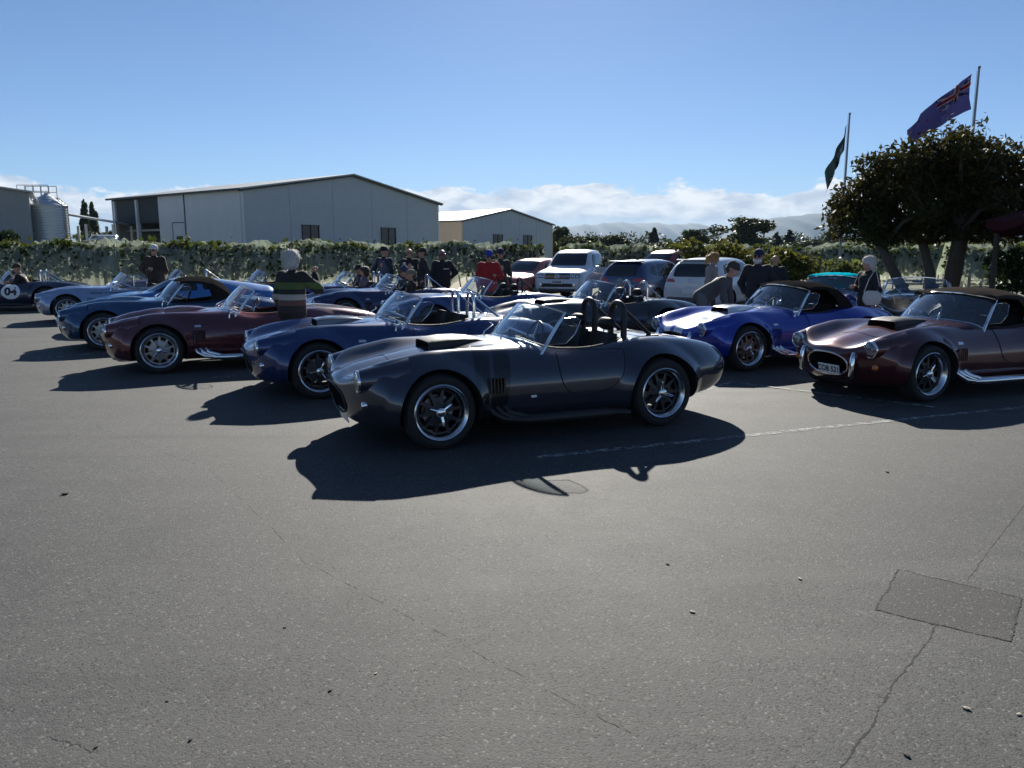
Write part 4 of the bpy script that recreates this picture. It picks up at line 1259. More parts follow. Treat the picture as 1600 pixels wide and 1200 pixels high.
def gable_shed(label, corner, rz, W, D, eave, apex, wall_g, wall_s, roof, windows, over=.35, solid_to=None, side_post=()):
    root = empty('warehouse', (corner[0], corner[1], 0), rz)
    tag(root, label, 'building')
    t = .18; sd = solid_to or D
    m = MB(); m.prism([(0, 0), (W, 0), (W, eave), (W / 2, apex), (0, eave)], 'y', 0, t); m.obj('gable_wall', wall_g, root, sharp=20)
    m = MB(); m.prism([(0, 0), (W, 0), (W, eave), (W / 2, apex), (0, eave)], 'y', D - t, D); m.obj('gable_wall', wall_g, root, sharp=20)
    m = MB(); m.box((t / 2 - .004, t + (sd - t) / 2, eave / 2 - .01), (t, sd - t, eave - .02)); m.obj('side_wall', wall_s, root)
    m = MB(); m.box((W - t / 2 + .004, D / 2, eave / 2 - .01), (t, D - 2 * t - .02, eave - .02)); m.obj('side_wall', wall_s, root)
    sl = (apex - eave) / (W / 2)
    for k in range(1, 5):
        x = W * k / 5; z = eave + sl * min(x, W - x)
        m = MB(); m.box((x, -.002, z / 2 - .1), (.035, .012, z - .3)); m.obj('panel_joint', JOINT, root)
    for x in (.10, W - .10):
        m = MB(); m.box((x, -.015, eave / 2 - .1), (.20, .05, eave - .25)); m.obj('corner_flashing', wall_s, root)
    for s in (0, 1):
        a, b = (-over, W / 2) if s == 0 else (W + over, W / 2)
        za, zb = eave - sl * over + .03, apex + .03
        m = MB(); m.prism([(a, za), (b, zb), (b, zb + .12), (a, za + .12)], 'y', -over, D + over); m.obj('roof_slope', roof, root, sharp=20)
        m = MB(); m.prism([(a, za - .16), (b, zb - .16), (b, zb - .01), (a, za - .01)], 'y', -over * .7, -over * .7 + .06); m.obj('barge_board', FASCIA, root, sharp=20)
        m = MB(); m.box((a, D / 2, za + .02), (.14, D + 2 * over, .16)); m.obj('gutter', FASCIA, root)
    for (x, z, w, h, face) in windows:
        if face == 'g':
            f = MB()
            for bx in ((x, z - h / 2, w + .16, .08), (x, z + h / 2, w + .16, .08)): f.box((bx[0], -.05, bx[1]), (bx[2], .11, bx[3]))
            for xx in (x - w / 2, x, x + w / 2): f.box((xx, -.051, z), (.08, .109, h - .08))
            f.box((x, -.049, z + h * .28), (w - .08, .10, .06))
            fo = f.obj('window', WINFRAME, root)
            for q in (-1, 1):
                g = MB(); g.box((x + q * w / 4, -.02, z), (w / 2 - .08, .03, h - .08)); g.obj('pane', DARKPANE, fo)
    return root

rz1 = math.atan2(20, 14.8)
big = gable_shed('large grey warehouse with a wide low gable behind the vines', (-23.0, 67.0), rz1, 25.0, 22.0, 7.0, 9.1, WALLGREY, WALLPALE, ROOFGREY,
           [(7.2, 2.6, 1.9, 3.2, 'g'), (17.2, 2.6, 2.0, 3.2, 'g')], solid_to=13.2)
m = MB(); m.box((-.03, 8.7, 3.5), (.07, .10, 7.0)); m.obj('downpipe', FASCIA, big)
m = MB()
m.box((-.02, 9.9, 4.45), (.05, 2.0, .07)); m.box((-.02, 10.9, 2.2), (.05, .07, 4.4)); m.obj('roller_door_frame', FASCIA, big)
m = MB(); m.box((-.008, 9.9, 2.2), (.03, 1.9, 4.4)); m.obj('roller_door', WALLPALE, big)
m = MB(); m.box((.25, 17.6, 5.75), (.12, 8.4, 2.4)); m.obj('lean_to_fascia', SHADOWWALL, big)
for y in (17.3, 21.6):
    m = MB(); m.box((.15, y, 3.4), (.32, .32, 6.8)); m.obj('post', WALLPALE, big)
m = MB(); m.box((9.0, 13.1, 3.4), (17.0, .15, 6.8)); m.obj('inner_wall', WALLPALE, big)
m = MB(); m.box((6.0, 17.6, 3.9), (10, 8.2, .2)); m.obj('inner_canopy', ROOFGREY, big)
m = MB(); m.box((8.0, 17.5, 1.9), (.2, 8.2, 3.7)); m.obj('inner_wall', WALLCREAM, big)
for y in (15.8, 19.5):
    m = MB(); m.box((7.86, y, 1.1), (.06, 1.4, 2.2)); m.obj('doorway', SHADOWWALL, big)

gable_shed('smaller warehouse with cream side wall and shining zinc roof', (-6.7, 105.0), math.atan2(15, 12.9), 19.8, 34.0, 5.9, 7.75, WALLGREY, WALLCREAM, ROOFBRIGHT,
           [(7.2, 2.7, 1.9, 3.0, 'g'), (13.8, 2.7, 1.9, 3.0, 'g')], over=.25)

# slate shed at the far left, silo beside it
r = empty('shed', (-36.7, 60.0, 0), R(30)); tag(r, 'slate clad shed at the left edge beside the silo', 'building')
m = MB(); m.prism([(-14, 0), (0, 0), (0, 6.2), (-14, 8.0)], 'y', 0, .2); m.obj('front_wall', WALLDARK, r, sharp=20)
m = MB(); m.box((-.1, 3.7, 3.1), (.2, 6.9, 6.2)); m.obj('side_wall', WALLDARK, r)
m = MB(); m.prism([(.3, 6.18), (.3, 6.30), (-14.3, 8.18), (-14.3, 8.06)], 'y', -.3, 7.4); m.obj('roof_slope', ROOFGREY, r, sharp=20)
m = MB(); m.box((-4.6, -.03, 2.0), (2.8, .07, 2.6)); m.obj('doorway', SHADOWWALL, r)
m = MB(); m.box((-3.6, -.9, 2.55), (3.4, 1.8, .1)); m.obj('awning', WALLPALE, r)

r = empty('silo', (-36.9, 62.6, 0)); tag(r, 'round zinc silo with conical lid beside slate shed', 'silo')
m = MB(); m.lathe([(1.42, 0), (1.42, 2.55), (1.46, 2.56), (1.46, 2.64), (1.42, 2.65), (1.42, 5.35)], 48, 'z'); m.obj('tank', ZINC, r, sharp=35)
m = MB(); m.lathe([(1.48, 5.30), (1.48, 5.38), (.75, 5.92), (.16, 6.26), (.16, 6.4), (.001, 6.42)], 48, 'z'); m.obj('lid', ZINC, r, sharp=30)
m = MB(); m.tube([(1.5, -.25, 0), (1.5, -.25, 5.4), (.8, -.2, 6.0)], .04, 6); m.obj('ladder_rail', GREYPOST, r)
m = MB(); m.tube([(1.5, .15, 0), (1.5, .15, 5.4), (.8, .15, 6.0)], .04, 6); m.obj('ladder_rail', GREYPOST, r)
r = empty('platform_railing', (-40.0, 66.0, 5.75)); tag(r, 'galvanised walkway railing above the silo', 'railing')
RAIL = simple('galvanised_rail', (.42, .42, .40), .5, .6)
for y in (0, 1.2):
    for z in (.5, 1.0, 1.5):
        m = MB(); m.tube([(-1.3, y, z), (1.3, y, z)], .03, 5); m.obj('rail', RAIL, r)
    for x in (-1.3, -.65, 0, .65, 1.3):
        m = MB(); m.tube([(x, y, -.4), (x, y, 1.5)], .03, 5); m.obj('post', RAIL, r)
m = MB(); m.box((0, .6, -.45), (2.8, 1.3, .12)); m.obj('deck', RAIL, r)
m = MB(); m.box((0, .6, -3.2), (.3, .3, 5.4)); m.obj('support', RAIL, r)

r = empty('open_shelter', (-39.6, 72.0, 0), R(12)); tag(r, 'open sided machinery shelter between silo and large warehouse', 'shelter')
m = MB(); m.prism([(-2.6, 5.3), (3.0, 4.35), (3.0, 4.5), (-2.6, 5.5)], 'y', 0, 7); m.obj('roof', ROOFGREY, r, sharp=20)
for x in (-2.2, .4, 2.7):
    for y in (.3, 6.6):
        m = MB(); m.box((x, y, 2.15), (.22, .22, 4.3)); m.obj('post', WALLPALE, r)
m = MB(); m.box((.2, 6.9, .9), (5.6, .12, 1.8)); m.obj('back_wall', WALLDARK, r)
r = empty('spray_tank', (-34.6, 66.5, .0), R(15)); tag(r, 'steel tank on an orange trailer under the shelter', 'tank')
ORANGE = simple('rusty_orange', (.30, .07, .03), .6, 0, .3)
m = MB(); m.lathe([(.001, -1.2), (.6, -1.15), (.85, -.95), (.85, .95), (.6, 1.15), (.001, 1.2)], 32, 'x', (0, 0, 2.35)); m.obj('tank', ZINC, r, sharp=30)
m = MB(); m.prism([(-1.9, .9), (1.7, .9), (1.9, 1.5), (1.0, 1.95), (-1.2, 1.7), (-1.9, 1.3)], 'y', -.9, .9); m.obj('chassis', ORANGE, r, sharp=20, bevel=.05)
for x in (-1.0, 1.0):
    for y in (-.95, .95):
        m = MB(); m.lathe([(.2, -.13), (.42, -.13), (.46, 0), (.42, .13), (.2, .13)], 24, 'y', (x, y, .46)); m.obj('wheel', RUBBER, r)

# ------------------------------------------------------------------ vines under bird netting
def net_mat(name='bird_netting', solid=.60):
    m, t, o = nt(name)
    tc = node(t, 'ShaderNodeTexCoord')
    n = node(t, 'ShaderNodeTexNoise', Scale=.9, Detail=3.0, Roughness=.6); t.links.new(tc.outputs['Object'], n.inputs['Vector'])
    mp = node(t, 'ShaderNodeMapping'); mp.inputs['Scale'].default_value = (3, 3, .45); t.links.new(tc.outputs['Object'], mp.inputs[0])
    n2 = node(t, 'ShaderNodeTexNoise', Scale=1.2, Detail=3.0, Distortion=1.0); t.links.new(mp.outputs[0], n2.inputs['Vector'])
    tr = node(t, 'ShaderNodeBsdfTransparent')
    df = node(t, 'ShaderNodeBsdfDiffuse'); df.inputs[0].default_value = (.40, .47, .40, 1)
    tl = node(t, 'ShaderNodeBsdfTranslucent'); tl.inputs[0].default_value = (.52, .58, .42, 1)
    m1 = node(t, 'ShaderNodeMixShader', Fac=.38); t.links.new(df.outputs[0], m1.inputs[1]); t.links.new(tl.outputs[0], m1.inputs[2])
    f = tmath(t, 'MULTIPLY_ADD', n2.outputs['Fac'], 1.1, tmath(t, 'MULTIPLY_ADD', n.outputs['Fac'], .7, solid - .98), clamp=True)
    m2 = node(t, 'ShaderNodeMixShader'); t.links.new(f, m2.inputs[0]); t.links.new(tr.outputs[0], m2.inputs[1]); t.links.new(m1.outputs[0], m2.inputs[2])
    t.links.new(m2.outputs[0], o.inputs['Surface'])
    return m
NET = net_mat()
NETPALE = net_mat('gathered_netting', .95)
VINE = leaf_mat('vine_leaves', (.016, .030, .012), (.075, .092, .028), .34, .9, .75)
VINEYELLOW = leaf_mat('yellowing_leaves', (.030, .050, .017), (.120, .115, .034), .35, 1.4)

def vine_row(label, p0, p1, height=1.95, dens=420, net=True, seed=0, post_gap=6.0, leafsize=.13, group='rows of vines behind the car park', low=.55):
    rng = np.random.default_rng(seed)
    p0 = np.array(p0, float); p1 = np.array(p1, float); L = np.linalg.norm(p1 - p0)
    ang = math.atan2(p1[1] - p0[1], p1[0] - p0[0])
    root = empty('vine_row', (p0[0], p0[1], 0), ang); tag(root, label, 'vines', group)
    n = int(L * dens)
    s = rng.random(n) * L
    clump = .5 + .5 * np.sin(s * 1.9 + 1.3 * np.sin(s * .71 + seed)) * np.sin(s * .57 + seed * 2)
    topz = height - .12 + .14 * np.sin(s * 2.3 + seed) * np.sin(s * .9) + .10 * rng.random(n)
    botz = low + .35 * (1 - clump)
    z = botz + (topz - botz) * rng.random(n) ** .72
    y = rng.normal(size=n) * .17 * (1 + .5 * clump)
    C = np.column_stack([s, y, z])
    # a few shoots that stick out of the top
    k = int(L * 1.6); ss = rng.random(k) * L
    C2 = np.column_stack([ss, rng.normal(size=k) * .12, height + .02 + rng.random(k) * .20])
    fo = link('foliage', leaf_mesh('vine_foliage', np.concatenate([C, C2]), leafsize, rng, .85), root, VINE); fo['kind'] = 'stuff'
    if net:
        m = MB(); nu = int(L / .11); prof = [(-.52, .62), (-.50, .9), (-.44, 1.2), (-.37, 1.5), (-.28, 1.78), (-.14, 1.95), (0, 2.0), (.14, 1.95), (.28, 1.78), (.37, 1.5), (.44, 1.2), (.5, .9), (.52, .62)]
        G = np.zeros((nu + 1, len(prof), 3))
        u = np.linspace(0, L, nu + 1)
        sag = .06 * np.sin(u * 2 * PI / post_gap) + .05 * np.sin(u * 2.7 + seed) + .035 * rng.normal(size=nu + 1) + .05 * np.sin(u * 6.1 + seed)
        fold = .05 * np.sin(u * 9.1 + 2 * np.sin(u * 1.3)) + .035 * np.sin(u * 15.7 + seed) + .03 * rng.normal(size=nu + 1)
        hem = .16 * np.sin(u * 1.1 + seed) + .12 * np.sin(u * 3.7) + .06 * rng.normal(size=nu + 1)
        for j, (yy, zz) in enumerate(prof):
            G[:, j, 0] = u + .04 * np.sin(zz * 5 + u * 3)
            G[:, j, 1] = yy + np.sign(yy) * (fold * (1.3 - zz / 2.2)) + .02 * rng.normal(size=nu + 1)
            G[:, j, 2] = zz * height / 2.0 + sag * (zz / 2) + (hem if j in (0, len(prof) - 1) else 0)
        m.grid(G); m.obj('netting', NET, root, fix=False)
    if net and dens > 400:
        # gathered bunches where the net is pulled in, spreading towards the ground
        d = 2.2 + rng.random() * 2
        while d < L:
            rows = []; w0 = .05 + .05 * rng.random(); w1 = .16 + .16 * rng.random(); ln_ = rng.normal() * .12
            for i in range(9):
                t = i / 8; ww = w0 + (w1 - w0) * t ** 1.6
                rows.append([(d + ln_ * t + ww * v, -.40 - .22 * t + .035 * math.sin(9 * v + 4 * t + d) + .02 * rng.normal(), height * .98 - (height - .12) * t) for v in np.linspace(-1, 1, 9)])
            mm = MB(); mm.grid(rows); mm.obj('net_gather', NETPALE, root, fix=False); d += 3.5 + 4 * rng.random()
    k = 0; d = 1.0
    while d < L:
        lean = .05 * math.sin(d * 3 + seed)
        mm = MB(); mm.tube([(d, -.02, -.01), (d + lean, 0, height - .05)], [.065, .055], 8); mm.obj('post', GREYPOST, root); d += post_gap
    k = 0; d = .4
    while d < L:
        mm = MB(); mm.tube([(d, 0, 0), (d + .05, .02, .4), (d - .02, -.01, .85)], [.035, .028, .022], 6); mm.obj('vine_trunk', BARK, root); d += 1.8 if dens > 250 else 3.6
    return root
vine_row('netted vine row along the left edge of the car park, nearest the parked cars', (-27.0, 24.5), (1.2, 31.0), 2.05, 900, True, 3, leafsize=.13)
vine_row('netted vine row behind the red hatchback and white pickup', (2.0, 31.9), (23.0, 38.0), 2.0, 560, True, 5, leafsize=.16)
vine_row('netted vine row running behind the spreading tree on the right', (17.0, 30.5), (46.0, 31.5), 2.0, 480, True, 8, leafsize=.16)
for i, yy in enumerate((37.5, 41.0, 45.0, 50.0)):
    vine_row(['second vine row back beyond the spreading tree', 'third vine row back beyond the spreading tree', 'fourth vine row back beyond the spreading tree', 'farthest vine row beyond the spreading tree'][i],
             (22.0 - i * .5, yy + .5), (62.0 + i * 4, yy + 1.5), 2.12 + .06 * i, 200, True, 20 + i, 8.0, .24)
vine_row('second netted vine row back below the large warehouse', (-34.0, 27.5), (-2.0, 35.0), 2.12, 200, True, 13, 8.0, .24)
sheet('verge', [(-60, 14.02), (-8, 27.02), (8, 33.52), (40, 40.02), (70, 43), (70, 60), (-60, 40)], -.004, VERGE)

# ------------------------------------------------------------------ trees and shrubs
def limb_tube(m, pts, radii, n=8): m.tube(pts, radii, n)
MAGLEAF = leaf_mat('glossy_dark_leaves', (.014, .022, .008), (.070, .058, .020), .22, .8, .5)
def spreading_tree(loc, label):
    rng = np.random.default_rng(11)
    root = empty('tree', loc); tag(root, label, 'tree')
    m = MB()
    stems = [((-.25, 0), (-1.25, .1), 1.9), ((.1, .1), (-.2, .3), 2.2), ((.35, -.05), (.5, -.2), 2.3), ((.5, .2), (1.0, .4), 2.2)]
    tips = []
    for (b, t_, h) in stems:
        b = Vector((b[0], b[1], 0)); t_ = Vector((t_[0], t_[1], h))
        mid = b.lerp(t_, .5) + Vector((rng.normal() * .08, rng.normal() * .08, .1))
        m.tube([b, b.lerp(mid, .5) + Vector((.03, 0, 0)), mid, t_], [.17, .14, .125, .10], 10)
        for k in range(5):
            a = rng.random() * 6.28; e = t_ + Vector((math.cos(a) * (.7 + rng.random() * .8), math.sin(a) * (.6 + rng.random() * .6), .5 + rng.random() * 1.4))
            q = t_.lerp(e, .5) + Vector((0, 0, .12)); m.tube([t_ - Vector((0, 0, .1)), q, e], [.075, .05, .025], 7); tips.append(e)
            for _ in range(2):
                a = rng.random() * 6.28; e2 = e + Vector((math.cos(a) * .5, math.sin(a) * .5, .3 + rng.random() * .4)); m.tube([q, e, e2], [.035, .022, .01], 5)
    m.obj('trunk', BARK, root, fix=False)
    blobs = [(-1.95, 0, 2.35, .75, .8, .55), (-1.6, .3, 3.0, .8, .8, .65), (-1.1, -.2, 3.4, .85, .8, .75), (-.5, .1, 3.75, .9, .9, .75), (.2, -.1, 3.95, .95, .9, .75), (.6, .2, 3.2, 1.1, 1.1, .95), (-.4, .2, 2.9, 1.1, 1.1, .8),
             (1.2, 0, 3.75, .9, .9, .7), (1.8, .2, 3.45, .85, .9, .75), (2.35, 0, 3.0, .75, .8, .7), (1.9, -.2, 2.6, .8, .8, .55), (1.1, .1, 2.5, .8, .8, .5), (-.9, .2, 2.35, .6, .7, .4), (2.75, .1, 2.55, .6, .6, .5), (.1, 0, 2.2, .55, .6, .32), (3.0, .2, 3.2, .5, .5, .45), (-1.2, .1, 2.1, .5, .6, .3), (-.5, 0, 2.25, .7, .7, .35), (.9, 0, 2.15, .7, .7, .33), (1.7, 0, 2.2, .6, .7, .35)]
    for e in tips: blobs.append((e.x, e.y, e.z, .42, .42, .36))
    C = blob_points(rng, blobs, 34000, .42)
    # twigs that poke out of the outline, each ending in a rosette
    tw = []
    for _ in range(90):
        b = blobs[rng.integers(len(blobs))]; d = rng.normal(size=3); d[2] = abs(d[2]) * .9 + .1; d /= np.linalg.norm(d)
        c = np.array(b[:3]) + d * np.array(b[3:6]) * (1.1 + .2 * rng.random())
        tw.append(c + rng.normal(size=(14, 3)) * .08)
    C = np.concatenate([C] + tw)
    C = C[C[:, 2] > 1.75 + .25 * np.sin(C[:, 0] * 2.2)]
    link('crown', leaf_mesh('tree_crown', C, .135, rng, .42), root, MAGLEAF)
    return root
spreading_tree((10.45, 19.4, 0), 'dark spreading evergreen tree with several trunks at the right')

def bush(label, loc, w, h, d, n, mat, size, seed, cat='shrub', group=None, name='shrub'):
    rng = np.random.default_rng(seed)
    root = empty(name, loc); tag(root, label, cat, group)
    blobs = []
    for _ in range(14):
        zz = h * (.22 + .62 * rng.random()); sp = 1 - .5 * (zz / h) ** 2
        blobs.append(((rng.random() - .5) * w * sp, (rng.random() - .5) * d * sp, zz, w * .2, d * .24, h * .17))
    C = blob_points(rng, blobs, n, .4); C = C[C[:, 2] > .03]
    link('foliage', leaf_mesh('shrub_foliage', C, size, rng, .6), root, mat)
    m = MB()
    for k in range(6):
        a = rng.random() * 6.28; m.tube([(0, 0, 0), (math.cos(a) * w * .12, math.sin(a) * d * .12, h * .4), (math.cos(a) * w * .3, math.sin(a) * d * .3, h * .8)], [.04, .03, .012], 5)
    m.obj('stems', BARK, root, fix=False)
    return root
DARKLEAF = leaf_mat('dark_hedge_leaves', (.014, .028, .014), (.035, .055, .022), .2, 1.2)
bush('tall shrub with yellowing leaves behind the man in sunglasses', (6.6, 25.2, 0), 2.6, 2.35, 1.6, 2600, VINEYELLOW, .16, 31)
bush('yellow green shrub just right of the tallest yellowing shrub', (8.5, 24.6, 0), 2.2, 1.85, 1.5, 2200, VINEYELLOW, .15, 32)
bush('low leafy shrub behind the turquoise topped roadster', (10.4, 25.0, 0), 2.0, 1.65, 1.4, 2000, leaf_mat('rose_leaves', (.04, .07, .025), (.16, .17, .07), .35, 1.6), .13, 33)
bush('dense dark hedge at the right edge below the canopy', (13.4, 18.6, 0), 4.0, 1.85, 1.8, 5200, DARKLEAF, .15, 34)
bush('dark round bush by the slate shed at far left', (-35.8, 55.0, 0), 3.8, 3.4, 3.0, 3000, DARKLEAF, .32, 35)

FARLEAF = leaf_mat('far_tree_leaves', (.020, .034, .016), (.060, .075, .028), .22, .22)
PINELEAF = leaf_mat('pine_needles', (.012, .024, .014), (.032, .045, .020), .12, .3)
TREEM = {}
def far_tree_mesh(kind, seed):
    rng = np.random.default_rng(seed); blobs = []
    if kind == 'round':
        for _ in range(26):
            a = rng.random() * 6.28; rr = .34 * rng.random() ** .5; zz = .22 + .62 * rng.random(); sp = math.sqrt(max(.05, 1 - ((zz - .5) / .5) ** 2))
            blobs.append((math.cos(a) * rr * sp, math.sin(a) * rr * sp, zz, .15, .15, .11))
    elif kind == 'wide':
        for _ in range(26):
            blobs.append(((rng.random() - .5) * .8, (rng.random() - .5) * .5, .15 + .65 * rng.random() * (.6 + .4 * rng.random()), .17, .17, .13))
    elif kind == 'poplar':
        for k in range(18):
            zz = .08 + .86 * k / 17; w = .13 * math.sin(PI * min(1, zz * .8 + .2)) ** .7 + .02
            blobs.append((rng.normal() * .03, rng.normal() * .03, zz, w, w, .09))
    else:
        for k in range(22):
            zz = .12 + .84 * k / 21; w = .26 * (1 - zz) + .03
            a = rng.random() * 6.28; blobs.append((math.cos(a) * w * .5, math.sin(a) * w * .5, zz, w * .7, w * .7, .05))
    C = blob_points(rng, blobs, 5200, .45); C = C[C[:, 2] > .02]
    cr = leaf_mesh('far_crown', C, .05, rng, .75)
    m = MB(); m.tube([(0, 0, 0), (.005, 0, .3), (0, .01, .7)], [.03, .022, .01], 7); m.tube([(0, 0, .25), (.12, .05, .55)], [.016, .006], 5); m.tube([(0, 0, .3), (-.13, -.03, .6)], [.016, .006], 5)
    return cr, m.mesh('far_trunk')
for k_ in ('round', 'wide', 'poplar', 'pine'):
    for q_ in range(2): TREEM[(k_, q_)] = far_tree_mesh(k_, 40 + q_ * 7 + len(k_))
def far_tree(label, u, topv, wpx, D, kind, q=0, group='trees on the far side of the vineyard'):
    h = CAM_H + (395 - topv) / F_PX * D; w = wpx / F_PX * D
    root = empty('tree', ((u - 800) / F_PX * D, D, 0), random.random() * 6); tag(root, label, 'tree', group)
    w *= 1.5; h *= 1.1
    root.scale = (w * 1.1, w * 1.1, h) if kind in ('round', 'wide') else (w * 2.6, w * 2.6, h)
    cr, tk = TREEM[(kind, q)]
    link('crown', cr, root, PINELEAF if kind == 'pine' else FARLEAF); link('trunk', tk, root, BARK)
far_tree('dark pine directly behind the right end of the smaller warehouse', 872, 356, 26, 150, 'round')
far_tree('rounded tree right of the smaller warehouse', 889, 364, 40, 140, 'wide', 1)
far_tree('low tree ending the clump right of the smaller warehouse', 914, 371, 34, 145, 'round', 1)
far_tree('rounded tree above the white pickup roof', 958, 369, 40, 190, 'round', 0)
far_tree('low tree above the red pickup cab', 988, 376, 44, 200, 'wide', 0)
far_tree('slim poplar standing above its neighbours over the blue hatchback', 1018, 362, 14, 220, 'poplar')
far_tree('broad low tree above the blue hatchback roof', 1042, 374, 52, 210, 'wide', 1)
far_tree('dome shaped tree above the white hatchback', 1081, 361, 36, 180, 'round', 1)
far_tree('spreading tree beside the dome shaped tree', 1112, 366, 50, 230, 'wide', 0)
far_tree('largest round tree on the far side, behind the yellowing shrub', 1155, 343, 74, 170, 'round', 0)
far_tree('slender pine right of the largest far tree', 1206, 367, 16, 250, 'pine')
far_tree('ragged pine between the largest far tree and flagpole', 1226, 364, 18, 240, 'pine', 1)
far_tree('broad tree left of the shorter flagpole', 1254, 370, 48, 230, 'wide', 1)
far_tree('pine just left of the shorter flagpole', 1288, 363, 20, 260, 'pine')
far_tree('tree right of the shorter flagpole', 1336, 366, 54, 240, 'wide', 0)
far_tree('round tree seen under the spreading tree', 1388, 362, 56, 230, 'round', 1)
far_tree('low tree seen between the trunks of the spreading tree', 1440, 370, 56, 250, 'wide', 1)
far_tree('tree seen right of the trunks of the spreading tree', 1500, 374, 60, 240, 'wide', 0)
far_tree('tree at the right edge behind the dark hedge', 1572, 372, 70, 230, 'round', 0)
far_tree('left of two thin gum trees behind the machinery shelter', 146, 325, 12, 160, 'poplar', 1)
far_tree('right of two thin gum trees behind the machinery shelter', 159, 328, 13, 165, 'poplar', 0)
far_tree('bushy tree low behind the machinery shelter', 166, 352, 40, 150, 'wide', 0)
# the hedgerow that closes the plain
rng = np.random.default_rng(77); blobs = []
for u in np.linspace(600, 1900, 90):
    D = 330 + 60 * rng.random(); x = (u - 800) / F_PX * D; h = 7.5 + 4.5 * rng.random()
    blobs.append((x, D, h * .45, 5.5, 4.0, h * .55))
ho = link('far_hedgerow', leaf_mesh('far_hedgerow', blob_points(rng, blobs, 26000, .5), 1.1, rng, .7), None, FARLEAF)
tag(ho, 'long far hedgerow of mixed trees along the horizon', 'hedgerow', kind='stuff')

# ------------------------------------------------------------------ mountains on the horizon
MOUNT = simple('bush_covered_mountain', (.050, .065, .045), .95, 0, .35, .002, 0)
def mountains(name, pts, D, depth, seed):
    rng = np.random.default_rng(seed)
    us = [p[0] for p in pts]; hs = [max(0, (395 - p[1]) / F_PX * D) for p in pts]
    U = np.linspace(us[0], us[-1], 170); Hh = pchip(us, hs, U)
    jag = sum(np.sin(U * f_ + rng.random() * 6) * a_ for f_, a_ in ((.11, 7), (.23, 5), (.47, 3), (.9, 2))) * D / 9000
    Hh = np.maximum(Hh + jag * np.clip(Hh / 200, 0, 1), 0)
    G = np.zeros((170, 15, 3))
    for j in range(15):
        t = j / 14.0; prof = math.sin(PI * t) ** .8
        spur = 1 + .22 * np.sin(U * .19 + j * .9) * (1 - prof)
        G[:, j, 0] = (U - 800) / F_PX * D; G[:, j, 1] = D + (t - .5) * depth; G[:, j, 2] = Hh * prof * spur - 5
    m = MB(); m.grid(G); o = m.obj(name, MOUNT, None, sharp=0); tag(o, kind='structure'); return o
mountains('mountain', [(640, 393), (760, 380), (830, 370), (890, 355), (960, 349), (1040, 351), (1085, 352), (1130, 366), (1160, 388), (1175, 395)], 11000, 3500, 1)
mountains('mountain', [(1090, 394), (1125, 374), (1180, 348), (1230, 338), (1275, 336), (1310, 343), (1380, 352), (1450, 345), (1530, 336), (1640, 334), (1760, 345), (1900, 392)], 8000, 2600, 2)
mountains('mountain', [(-700, 392), (-400, 360), (-100, 350), (160, 368), (420, 372), (600, 386), (700, 394)], 12000, 3500, 4)

# ------------------------------------------------------------------ flags
POLE = simple('grey_painted_pole', (.22, .25, .28), .4, .1)
FLAGBLUE = leaf_mat('flag_blue', (.012, .014, .07), (.014, .016, .085), .45, 3, .7)
FLAGRED = leaf_mat('flag_red', (.38, .02, .025), (.42, .025, .03), .45, 3, .7)
FLAGWHITE = leaf_mat('flag_white', (.60, .60, .62), (.66, .66, .66), .45, 3, .7)
FLAGNAVY = leaf_mat('flag_navy', (.008, .018, .03), (.012, .024, .04), .35, 3, .7)
def flag_patch(P, poly, off):
    """map a 2D polygon (u along the fly, v up the hoist) onto the flag surface, subdivided"""
    m = MB(); n = 14
    a, b, c, d = [np.array(p, float) for p in poly]
    G = []
    for i in range(n + 1):
        row = []
        for j in range(4):
            s, t = i / n, j / 3; q = (a * (1 - s) + b * s) * (1 - t) + (d * (1 - s) + c * s) * t
            p = P(*q); e = 1e-3
            nn = (P(q[0] + e, q[1]) - p).cross(P(q[0], q[1] + e) - p).normalized(); row.append(p + nn * off)
        G.append(row)
    m.grid(G); return m
def flagpole(label, X, Y, H):
    root = empty('flagpole', (X, Y, 0)); tag(root, label, 'flagpole')
    m = MB(); m.tube([(0, 0, 0), (0, 0, H * .5), (0, 0, H)], [.055, .045, .03], 12); m.obj('pole', POLE, root)
    m = MB(); m.lathe([(.001, H + .06), (.04, H + .04), (.05, H), (.03, H - .03)], 14, 'z'); m.obj('finial', POLE, root)
    m = MB(); m.tube([(-.07, -.03, 1.2), (-.07, -.03, H - .1)], .006, 5); m.obj('halyard', POLE, root)
    return root
XA, YA = (1523 - 800) / F_PX * 24.5 - .28, 24.5
flagpole('taller flagpole rising behind the spreading tree', XA - .35, YA, 7.2)
fx, fz = XA - .47, 6.0
def ensign(u, v):
    # streaming to the left and falling away
    x = fx - 2.0 * u - .10 * v; z = fz - 1.18 * u * (.75 + .25 * u) + v * (1.02 - .52 * u) 
    y = YA + .22 * math.sin(u * 9 + v * 2.5) * (.25 + u) + .06 * math.sin(u * 23 + v * 4) - .2 * u
    return Vector((x, y, z))
root = empty('flag', (0, 0, 0)); tag(root, 'blue ensign with union cross canton streaming from the taller flagpole', 'flag')
flag_patch(ensign, [(0, 0), (1, 0), (1, 1), (0, 1)], 0).obj('field', FLAGBLUE, root, fix=False)
